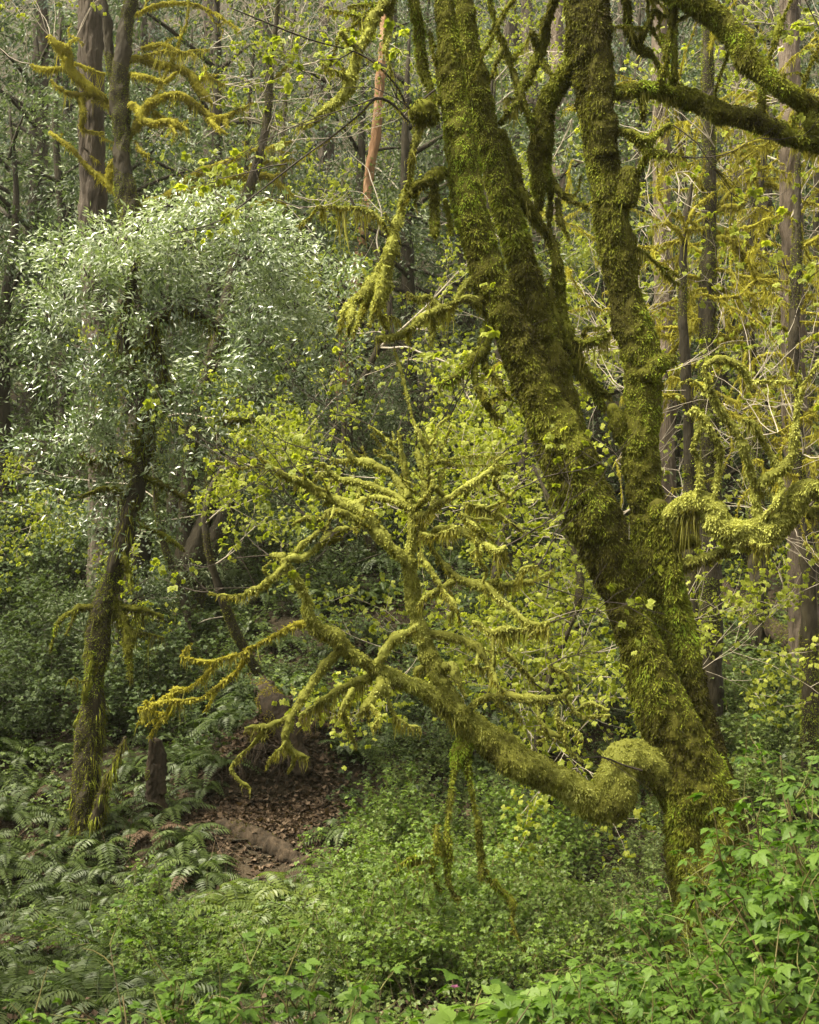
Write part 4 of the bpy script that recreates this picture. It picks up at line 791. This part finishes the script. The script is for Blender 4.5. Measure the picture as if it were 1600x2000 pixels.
# ================================================================== ferns
R = np.random.default_rng(91)
def fern_mesh(seed, nf, L, mat, name, lift=(.7, 1.25), pin=.10):
    Rr = np.random.default_rng(seed); g = Geo()
    for k in range(nf):
        az = 6.28 * k / nf + Rr.uniform(-.3, .3); el = Rr.uniform(*lift); l = L * Rr.uniform(.7, 1.1); n = 24
        d = np.array([math.cos(az) * math.cos(el), math.sin(az) * math.cos(el), math.sin(el)]); h = np.array([math.cos(az), math.sin(az), 0])
        t = np.linspace(0, 1, n)[:, None]
        c = d * l * t + h * l * .25 * t ** 2; c[:, 2:] -= l * Rr.uniform(.65, 1.0) * t ** 2.3
        tg = unit(np.gradient(c, axis=0)); sd = np.cross(h, UP); sd = np.tile(sd + Rr.normal(0, .15, 3), (n, 1)); nr = unit(np.cross(sd, tg))
        rad = np.hstack([c, (.004 * (1 - .7 * t))]); tube(g, rad, .1, 3, (), 0, .25, 0, False)
        w = pin * np.minimum(1, (t[:, 0] * 5)) * (1 - t[:, 0] ** 2.2) ** .8 + .008
        tb = Rr.uniform(.3, .7)
        for sg in (-1, 1):
            dd = sd * sg + tg * .28 - UP * .18 + Rr.normal(0, .07, (n, 3))
            stamp(g, *LEAF2, c[2:], dd[2:], nr[2:], w[2:] * Rr.uniform(.85, 1.1, n - 2), l / n * .95, np.clip(tb + Rr.normal(0, .09, n - 2), 0, 1), 0, .15)
    return g
fern_sets = {}
def ferns(name, mat, label, group, pts, L, nf=13, scale=(.75, 1.2), lift=(.7, 1.25)):
    pr = []
    for s in range(4):
        o = fern_mesh(200 + s + len(fern_sets) * 7, nf + s % 3, L, mat, name, lift).build(name, M[mat]); tag(o, label, 'fern', group); pr.append(o)
    fern_sets[group] = pr
    for k, p in enumerate(pts):
        rot, sc = R.uniform(0, 6.28), R.uniform(*scale)
        o = pr[k % 4]
        if k < 4: o.location = p; o.rotation_euler.z = rot; o.scale = (sc,) * 3
        else: dup(o, p, rot, sc)
def scatter_px(n, x0, x1, y0, y1, mind=.35, tries=40):
    out = []
    for _ in range(n * tries):
        if len(out) >= n: break
        p = hit(R.uniform(x0, x1), R.uniform(y0, y1), 5.5)
        if p is not None and 405 < CX + p[0] / p[1] * F < 640 and 1545 < CY - p[2] / p[1] * F < 1765: continue
        if p is None or (abs(p[0] + 1.42) < .5 and 11.9 < p[1] < 13.4): continue
        if all((p[0] - q[0]) ** 2 + (p[1] - q[1]) ** 2 > mind ** 2 for q in out): out.append(p)
    return out
ferns('sword_fern', 'fern', 'dark green sword fern arching on the shaded slope under the laurel', 'sword ferns under the laurel', scatter_px(66, -40, 500, 1400, 1960, .44), .62)
ferns('sword_fern', 'fern', 'small dark fern crowding the lower left corner of the ravine', 'dark ferns in the lower left', scatter_px(56, -40, 640, 1660, 1995, .32), .62)
ferns('sword_fern', 'litter', 'brown withered fern hanging among the green ones on the shaded slope', 'withered ferns on the shaded slope', scatter_px(26, -40, 620, 1300, 1900, .5), .55, 11, (.7, 1.2), (.4, 1.1))
ferns('sword_fern', 'fern', 'sword fern among brush on the open slope behind the low crooked limb', 'sword ferns behind the low limb', scatter_px(40, 420, 1200, 1180, 1560, .6), .62)
ferns('sword_fern', 'fern', 'sword fern on the bank behind the leaning trunk at right', 'sword ferns on the right bank', scatter_px(20, 1370, 1640, 1345, 1500, .5), .85)
ferns('sword_fern', 'fern', 'sword fern high on the dim slope beyond the laurel trunk', 'sword ferns high on the slope', scatter_px(54, -40, 1000, 900, 1200, .7), .75)
ferns('sword_fern', 'fern_gold', 'yellowing fern with long drooping fronds below the earth bank', 'yellowing ferns below the bank', scatter_px(9, 440, 650, 1775, 1890, .3), .85, 15, (.9, 1.2), (.9, 1.35))
ferns('sword_fern', 'fern', 'sword fern low in the brush along the ravine bottom', 'sword ferns in the ravine bottom', scatter_px(18, 560, 1100, 1640, 1960, .6), .6)

# ================================================================== low cover and shrubs
R = np.random.default_rng(101)
def bank_clear(x, y): return (np.abs(x + 1.42) < .42) & (y > 12.2) & (y < 13.35)
def cover(name, mat, n, ylo, yhi, size, seed, thr, hgt, tmpl=SMALL3, per=14, xr=.40, left=0., spread=.10):
    Rr = np.random.default_rng(seed)
    y = ylo + (yhi - ylo) * Rr.random(n) ** 1.0; x = Rr.uniform(-xr, xr, n) * y
    k = (fbm(np.stack([x * .55, y * .55, 0 * x], 1), 3, seed) > thr + left * np.clip((14.2 - y) / 2, 0, 1) * (1 / (1 + np.exp((x + .35) / .35)))) & ~bank_clear(x, y); x, y = x[k], y[k]
    z = ground(x, y); h = hgt * (.4 + .6 * Rr.random(len(x))) * (1 + .6 * fbm(np.stack([x, y, 0 * x], 1), 2, seed + 1))
    idx = np.repeat(np.arange(len(x)), per); m_ = len(idx)
    p = np.stack([x[idx] + Rr.normal(0, spread, m_), y[idx] + Rr.normal(0, spread, m_), z[idx] + h[idx] * Rr.random(m_) ** .6], 1)
    d = unit(Rr.normal(0, 1, (m_, 3)) * [1, 1, .35])
    g = Geo(); tb = np.clip(.48 + .2 * fbm(p * .8, 2, seed + 3) + Rr.normal(0, .16, m_), 0, 1)
    stamp(g, *tmpl, p, d, UP + Rr.normal(0, .35, (m_, 3)), size * Rr.uniform(.6, 1.3, m_), None, tb, 0, .2)
    return tag(g.build(name, M[mat]), kind='stuff')
cover('ground_cover', 'cover', 4600, 6, 20, .048, 7, -.12, .28, per=15, left=.9)
cover('fresh_ground_cover', 'cover2', 2400, 5, 15, .042, 17, .02, .22, per=15, left=.8)
cover('dark_undergrowth', 'dull', 5200, 8, 24, .075, 27, -.3, .26, per=12, left=.55)
cover('slope_undergrowth', 'cover', 3600, 12.5, 21, .06, 37, -.1, .3, per=14)
# dead leaves and fine dead stems
n = 9000; y = R.uniform(5, 19, n); x = R.uniform(-.4, .4, n) * y; z = ground(x, y) + R.uniform(.005, .12, n)
g = Geo(); stamp(g, *LEAF2, np.stack([x, y, z], 1), rdir(R, n) * [1, 1, .3], UP + R.normal(0, .5, (n, 3)), R.uniform(.03, .07, n) * np.minimum(1, y / 9), None, R.random(n))
n = 7000; x = R.normal(-1.42, .36, n); y = R.normal(12.75, .42, n); z = ground(x, y) + R.uniform(.004, .03, n)
stamp(g, *LEAF2, np.stack([x, y, z], 1), rdir(R, n) * [1, 1, .3], UP + R.normal(0, .5, (n, 3)), R.uniform(.025, .07, n), None, R.random(n))
tag(g.build('leaf_litter', M['litter']), kind='stuff')
g = Geo(); n = 5200; y = R.uniform(6, 18, n); x = R.uniform(-.4, .4, n) * y
k = fbm(np.stack([x * .6, y * .6, 0 * x], 1), 2, 44) > .0; x, y = x[k], y[k]; n = len(x); z = ground(x, y)
stamp(g, [(0, -.5, 0), (0, .5, 0), (1, .2, 0)], [(0, 1, 2)], np.stack([x, y, z], 1), unit(R.normal(0, .6, (n, 3)) * [1, 1, .2] + UP * .8), rdir(R, n), R.uniform(.25, .75, n), .006, R.random(n), 0, .15)
tag(g.build('dead_stems_undergrowth', M['litter']), kind='stuff')
def shrub_mesh(seed, rad, h, n, size, tmpl, mat, tmat, ncane=9, tb=.5):
    Rr = np.random.default_rng(seed); g, t = Geo(), Geo(); P0 = []
    for k in range(ncane):
        a = Rr.uniform(0, 6.28); rr = rad * Rr.uniform(.3, 1.)
        out = grow(Rr, np.array([0, 0, -.05]), np.array([math.cos(a) * rr, math.sin(a) * rr, h * .9]), math.hypot(rr, h) * Rr.uniform(.7, 1.1), .006, 0, 2, [], .16, .0, (2, 4), (.35, .6), (.4, 1.), .7, .08)
        for l, b in out:
            tube(t, b, .08, 3, (), 0, Rr.uniform(.1, .9), 0, False)
            if l or True: P0.append(catmull(b, .02)[2:, :3])
    P0 = np.concatenate(P0); P0 = P0[P0[:, 2] > h * .15]
    p = P0[Rr.integers(0, len(P0), n)] + Rr.normal(0, size * .45, (n, 3))
    d = unit(Rr.normal(0, 1, (n, 3)) * [1, 1, .35])
    stamp(g, *tmpl, p, d, UP + Rr.normal(0, .38, (n, 3)), size * Rr.uniform(.55, 1.25, n), None, np.clip(tb + Rr.normal(0, .18, n), 0, 1), 0, .2)
    return t, g
def shrubs(name, label, group, specs, pts, mat, tmat, scale=(.8, 1.25), cat='shrub'):
    pr = []
    for sp in specs:
        e = empty(name, (0, 0, 0), label, cat, group); t, g = shrub_mesh(*sp[:6], mat, tmat, *sp[6:])
        t.build('stems', M[tmat], e, True); g.build('foliage', M[mat], e); pr.append(e)
    for k, p in enumerate(pts):
        o = pr[k % len(pr)]; rot, sc = R.uniform(0, 6.28), R.uniform(*scale)
        if k < len(pr): o.location = p; o.rotation_euler.z = rot; o.scale = (sc,) * 3
        else: dup(o, p, rot, sc)
SH = lambda s, r, h, n, z, t, c=9: (s, r, h, n, z, t, c)
shrubs('leafy_shrub', 'pale green small-leaved shrub on the slope under the low crooked limb', 'pale shrubs under the low limb', [SH(301, .45, .55, 900, .045, SMALL3), SH(302, .5, .45, 900, .05, SMALL3), SH(303, .4, .6, 800, .04, SMALL3)], scatter_px(54, 720, 1300, 1480, 1960, .38), 'cover', 'twig_green', (.5, .9))
shrubs('leafy_shrub', 'bright green low shrub in the ravine bottom before the brown log', 'bright shrubs in the ravine bottom', [SH(311, .5, .5, 1000, .05, SMALL3), SH(312, .45, .6, 1000, .045, SMALL3)], scatter_px(26, 700, 1150, 1640, 1990, .4), 'cover2', 'twig_green')
shrubs('leafy_shrub', 'grey-green shrub on the bank behind the leaning trunk', 'grey-green shrubs on the right bank', [SH(321, .5, .5, 900, .055, SMALL3), SH(322, .5, .6, 900, .05, SMALL3)], scatter_px(22, 1380, 1640, 1350, 1640, .42), 'cover', 'twig_green')
shrubs('leafy_shrub', 'dull green shrub on the slope left of the laurel trunk', 'dull shrubs left of the laurel', [SH(331, .55, .6, 900, .06, SMALL3), SH(332, .5, .5, 900, .055, SMALL3)], scatter_px(76, -60, 360, 1040, 1460, .42), 'dull', 'twig_dark')
shrubs('leafy_shrub', 'small shrub between ferns on the dim slope behind the fan branches', 'small shrubs behind the fan', [SH(341, .5, .6, 800, .055, SMALL3), SH(342, .5, .5, 800, .05, SMALL3)], scatter_px(44, 380, 1250, 1060, 1500, .5), 'dull', 'twig_dark', (.6, 1.))
shrubs('leafy_shrub', 'shrub at the foot of the fern slope at lower left', 'shrubs at the foot of the fern slope', [SH(351, .4, .4, 800, .045, SMALL3), SH(352, .45, .45, 800, .045, SMALL3)], scatter_px(7, 200, 760, 1880, 1990, .32), 'cover2', 'twig_green')

# foreground brambles with toothed three-part leaves
def bramble(seed, h, ncane, nleaf, size):
    Rr = np.random.default_rng(seed); t, g, f = Geo(), Geo(), Geo(); LP = []
    for k in range(ncane):
        a = Rr.uniform(0, 6.28); r_ = Rr.uniform(.05, .32)
        out = grow(Rr, np.array([Rr.normal(0, .08), Rr.normal(0, .08), -.05]), np.array([math.cos(a) * r_, math.sin(a) * r_, 1.]), h * Rr.uniform(.6, 1.1), .008, 0, 2, [], .12, -.02, (3, 5), (.3, .5), (.5, 1.1), .6, .09)
        for l, b in out:
            b = b.copy(); b[:, :2] *= .5 if h > 1.2 else .7
            tube(t, b, .05, 5, (), 0, Rr.uniform(.0, .9), 0, False)
            c = catmull(b, .03); tg = unit(np.gradient(c[:, :3], axis=0)); L = len(c)
            m_ = max(2, int(L * .03 / .055))
            for q in Rr.integers(int(L * (.35 if l == 0 else .1)), L, m_): LP.append((c[q, :3], tg[q]))
            LP.append((c[-1, :3], tg[-1]))
    Rr.shuffle(LP); LP = LP[:nleaf] if len(LP) > nleaf else LP
    p = np.array([q[0] for q in LP]); tg = np.array([q[1] for q in LP]); n = len(p)
    d = unit(np.cross(tg, rdir(Rr, n)) * [1, 1, .4] + tg * .3)
    stamp(g, *TRIFOLIATE, p, d, UP + Rr.normal(0, .32, (n, 3)), size * Rr.uniform(.55, 1.2, n), None, np.clip(.5 + Rr.normal(0, .2, n), 0, 1), 0, .28)
    for k in range(1):
        c = p[Rr.integers(n)]
        for a in np.arange(5) * 1.257: stamp(f, *LEAF2, [c + [0, 0, .02]], [[math.cos(a), math.sin(a), .3]], [UP], .018, .014, .6)
    return t, g, f
BR = []
for s_, h, nc, nl, sz in ((401, 1.5, 5, 380, .088), (402, 1.5, 6, 380, .084), (403, 1., 5, 280, .084), (404, 1., 6, 300, .08), (405, .6, 3, 90, .13), (406, .6, 3, 90, .125)):
    e = empty('bramble_bush', (0, 0, 0), 'x', 'shrub'); t, g, f = bramble(s_, h, nc, nl, sz)
    hh = np.percentile(np.concatenate(g.v)[:, 2], 98)
    t.build('canes', M['twig_green'], e, True); g.build('foliage', M['berry'], e); f.build('flowers', M['petal'], e); BR.append((e, hh))
used = set()
def bset(lst, label, group):
    for k, (px, top, d) in enumerate(lst):
        x = (px - CX) / F * d; z = gz(x, d); zt = (CY - top) / F * d
        v = min(range(6), key=lambda q: abs(math.log(max(.1, zt - z) / BR[q][1])) + .1 * ((k + q) % 2)); sc = float(np.clip((zt - z) / BR[v][1], .4, 1.35))
        loc = (x, d, z); rz = R.uniform(0, 6.28)
        if v not in used: o = BR[v][0]; used.add(v); o.location = loc; o.rotation_euler.z = rz; o.scale = (sc,) * 3
        else: o = dup(BR[v][0], loc, rz, sc)
        o['label'] = label; o['group'] = group
bset([(1490, 1490, 5.9), (1560, 1580, 5.4), (1440, 1600, 6.4), (1520, 1700, 5.), (1620, 1440, 5.8), (1390, 1800, 5.8), (1460, 1800, 5.2), (1560, 1740, 4.6), (1300, 1760, 6.2), (1360, 1690, 6.0), (1580, 1680, 4.8), (1640, 1530, 5.2), (1620, 1650, 4.9)], 'tall bramble bush with bright toothed leaves in front of the mossy trunk foot', 'tall brambles at the trunk foot')
bset([(1210, 1880, 5.6), (1110, 1890, 5.4), (1330, 1900, 4.6), (1450, 1850, 4.4), (1230, 1900, 4.5), (1550, 1870, 4.2), (1130, 1920, 4.7), (1020, 1900, 5.), (1380, 1940, 4.0), (1500, 1950, 3.9), (940, 1950, 4.8), (1620, 1820, 4.2)], 'low bramble bush with fresh green leaves at the lower right', 'low brambles at lower right')
bset([(560, 1890, 3.7), (300, 1905, 3.9), (440, 1950, 3.7), (110, 1965, 3.8), (690, 1945, 3.9), (830, 1950, 4.1)], 'bramble sprig with large leaves along the near edge at lower left', 'bramble sprigs along the near edge')
for v in range(6):
    if v not in used:
        for c in list(BR[v][0].children): bpy.data.objects.remove(c)
        bpy.data.objects.remove(BR[v][0])
# unseen trees added beside and behind the viewpoint to shade the near bank
for k, (x, y, sc) in enumerate(((-5.6, -1.5, 1.5), (5.6, -2., 1.5), (-1.5, -6.5, 1.6), (3., -8., 1.7), (-7.2, 8.5, 1.6), (-6.4, 5.2, 1.5), (-8.4, 11.5, 1.4), (6.6, 4.5, 1.3), (4.6, 2.6, 1.35))):
    dup(protos[k % 3], (x, y, gz(x, y)), k * 1.3, sc, 'broadleaf evergreen added out of view beside the viewpoint for shade')['group'] = 'unseen shade trees beside the viewpoint'
def shade_canopy(base, clouds, label):  # unseen canopy added overhead to shade the foreground
    e = empty('shade_canopy_tree', base, label, 'tree'); b = np.asarray(base, float); t, f = Geo(), Geo()
    top = np.array([b[0], b[1], b[2] + 8.]); tube(t, np.array([[*b, .2], [*((b + top) / 2), .16], [*top, .06]]), .2, 12, [(3, .15, 0)], 1)
    for x, y, z, r in clouds:
        m_ = b + [0, 0, max(2., z - b[2] - 1.2)]; tube(t, np.array([[*m_, .07], [(m_[0] + x) / 2, (m_[1] + y) / 2, (m_[2] + z) / 2 + .3, .05], [x, y, z, .015]]), .2, 6, (), 0, .5)
        leafcloud((x, y, z), (r, r, r * .4), 520, .11, R, 0, .36, .5, 1., f, 20, .6)
    t.build('trunk', M['bark_dark'], e, True); f.build('crown', M['laurel_far'], e)
shade_canopy((-3.2, -.8, gz(-3.2, -.8)), [(-2.6, 1.6, 4.2, 1.1), (-1.2, 2.2, 4.6, 1.2), (-2.9, 3.4, 4.9, 1.), (-1.6, 3.9, 5.2, 1.), (.2, 1.6, 4.8, 1.1), (-.3, 3.2, 5.4, 1.), (.8, 2.9, 5.6, .9), (-3.8, 1., 4.6, 1.2)], 'unseen tree added above the viewpoint to shade the near bank')
# ================================================================== logs and the cut bank's roots
R = np.random.default_rng(111)
def log(name, q, mat, label, mossy, frac, seed, dens=3000):
    b = q[len(q) // 2, :3].copy(); e = empty(name, b, label, 'log'); g = Geo()
    wood(e, [q], mat, 'trunk', seed, 34, .025, mossy, R, frac, dens, .009, 1); return e
def on(px, py, r, lift=.6, d0=5.5):
    p = hit(px, py, d0); p[2] += r * lift; return np.array([*p, r])
log('fallen_log', np.array([on(1385, 1175, .10, 3), on(1440, 1226, .11, 3), on(1500, 1278, .12, 3), on(1590, 1348, .13, 3)]), 'rot', 'fallen log slanting down the right bank behind the big maple', 'moss_trunk', .59, 7, 8000)
log('rotten_log', np.array([on(488, 1322, .07, .8), on(506, 1352, .11, .9), on(530, 1392, .12, .9), on(556, 1438, .125, .9), on(578, 1490, .12, .8), on(592, 1535, .10, .5)]), 'rot', 'rotten reddish log half covered in golden moss on the slope', 'moss_gold', .59, 8, 9000)
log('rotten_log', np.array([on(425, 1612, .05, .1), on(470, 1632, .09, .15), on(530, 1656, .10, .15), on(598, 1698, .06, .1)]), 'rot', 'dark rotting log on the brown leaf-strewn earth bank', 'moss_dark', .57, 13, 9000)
log('fallen_log', np.array([on(768, 1852, .075, 2.5), on(815, 1878, .08, 2.5), on(862, 1905, .085, 2.5)]), 'bark_red', 'brown log lying in brush at the ravine bottom', None, .2, 9)
log('mossy_branch', np.array([on(1080, 1560, .03), on(1130, 1545, .03), on(1200, 1530, .03)]), 'rot', 'small mossy branch lying on the slope under the low limb', 'moss_gold', .7, 10)
# overhanging root mat at the earth bank
e = empty('root_mass', (-1.42, 12.85, gz(-1.42, 12.95)), 'dark overhanging mat of roots and earth at the small bank', 'roots'); g = Geo()
for k in range(60):
    x = R.normal(-1.40, .30); z = gz(x, 13.0) - .02; p = np.array([x, 12.95, z])
    out = grow(R, p, np.array([R.normal(0, .5), -.6, -.5]), R.uniform(.15, .5), R.uniform(.006, .018), 0, 1, [], .35, -.15, (1, 3), (.4, .7), (.4, 1), .7, .06)
    for l, b_ in out: tube(g, b_, .05, 5, [(20, .3, 0)], k, None)
g.build('roots', M['rot'], e, True)
for k, (a_, b_, c_) in enumerate((((395, 1640), (470, 1650), (520, 1640)), ((500, 1625), (525, 1650), (545, 1662)), ((480, 1665), (540, 1672), (590, 1690)))):
    g = Geo(); tube(g, np.array([on(*a_, .016, 1.5), on(*b_, .014, 3.), on(*c_, .007, 3.)]), .05, 6, [(15, .3, .002)], k)
    o = g.build('dead_branch', M['bark_dark'], None, True); tag(o, 'dark dead branch lying across the brown leaf litter of the earth bank', 'branch', 'dead branches on the earth bank')

# ================================================================== the damp air
hz, hn, ho = mat_base('damp_air')
pv = hn.nodes.new('ShaderNodeVolumePrincipled'); pv.inputs['Color'].default_value = (.95, .95, .80, 1); pv.inputs['Density'].default_value = .0005
hn.links.new(pv.outputs[0], ho.inputs['Volume'])
g = Geo(); x0, x1, y0, y1, z0, z1 = -91, 91, -61, 119, -6, 75
g.add([(x0, y0, z0), (x1, y0, z0), (x1, y1, z0), (x0, y1, z0), (x0, y0, z1), (x1, y0, z1), (x1, y1, z1), (x0, y1, z1)],
      [(0, 2, 1), (0, 3, 2), (4, 5, 6), (4, 6, 7), (0, 1, 5), (0, 5, 4), (1, 2, 6), (1, 6, 5), (2, 3, 7), (2, 7, 6), (3, 0, 4), (3, 4, 7)])
tag(g.build('haze', hz), kind='stuff')

# ================================================================== camera, light
cam = bpy.data.cameras.new('camera'); co = bpy.data.objects.new('camera', cam); COL.objects.link(co)
cam.sensor_fit = 'HORIZONTAL'; cam.sensor_width = 24; cam.lens = 24 * F / 1600; cam.clip_end = 400; cam.clip_start = .05
co.location = (0, 0, 0); co.rotation_euler = (math.radians(90), 0, 0)
cam.dof.use_dof = True; cam.dof.focus_distance = 8.8; cam.dof.aperture_fstop = 8
SC.camera = co
w = bpy.data.worlds.new('World'); SC.world = w; w.use_nodes = True; nt = w.node_tree; nt.nodes.clear()
sky = nt.nodes.new('ShaderNodeTexSky'); sky.sky_type = 'NISHITA'; sky.sun_disc = False
EL, AZ = math.radians(60), math.radians(-112)       # hazy sun, high over the viewer's left shoulder
sky.sun_elevation = EL; sky.sun_rotation = AZ; sky.dust_density = 4; sky.air_density = 1
hs = nt.nodes.new('ShaderNodeHueSaturation'); hs.inputs['Saturation'].default_value = .10
bg = nt.nodes.new('ShaderNodeBackground'); bg.inputs['Strength'].default_value = .115
ou = nt.nodes.new('ShaderNodeOutputWorld')
wm = nt.nodes.new('ShaderNodeMix'); wm.data_type = 'RGBA'; wm.blend_type = 'MULTIPLY'; wm.inputs[0].default_value = 1; wm.inputs[7].default_value = (1, .965, .85, 1)   # warm thin cloud
nt.links.new(sky.outputs[0], hs.inputs['Color']); nt.links.new(hs.outputs[0], wm.inputs[6]); nt.links.new(wm.outputs[2], bg.inputs[0]); nt.links.new(bg.outputs[0], ou.inputs[0])
sl = bpy.data.lights.new('sun', 'SUN'); sl.energy = 2.4; sl.angle = math.radians(20); sl.color = (1, .92, .71)
so = bpy.data.objects.new('sun', sl); COL.objects.link(so)
from mathutils import Vector
sd = Vector((math.sin(AZ) * math.cos(EL), math.cos(AZ) * math.cos(EL), math.sin(EL)))
so.rotation_euler = (-sd).to_track_quat('-Z', 'Y').to_euler()
SC.view_settings.view_transform = 'Standard'; SC.view_settings.look = 'None'; SC.view_settings.exposure = 2.2; SC.view_settings.gamma = 1
cy = SC.cycles
cy.max_bounces = 6; cy.diffuse_bounces = 3; cy.glossy_bounces = 2; cy.transmission_bounces = 4; cy.transparent_max_bounces = 4
cy.caustics_reflective = False; cy.caustics_refractive = False
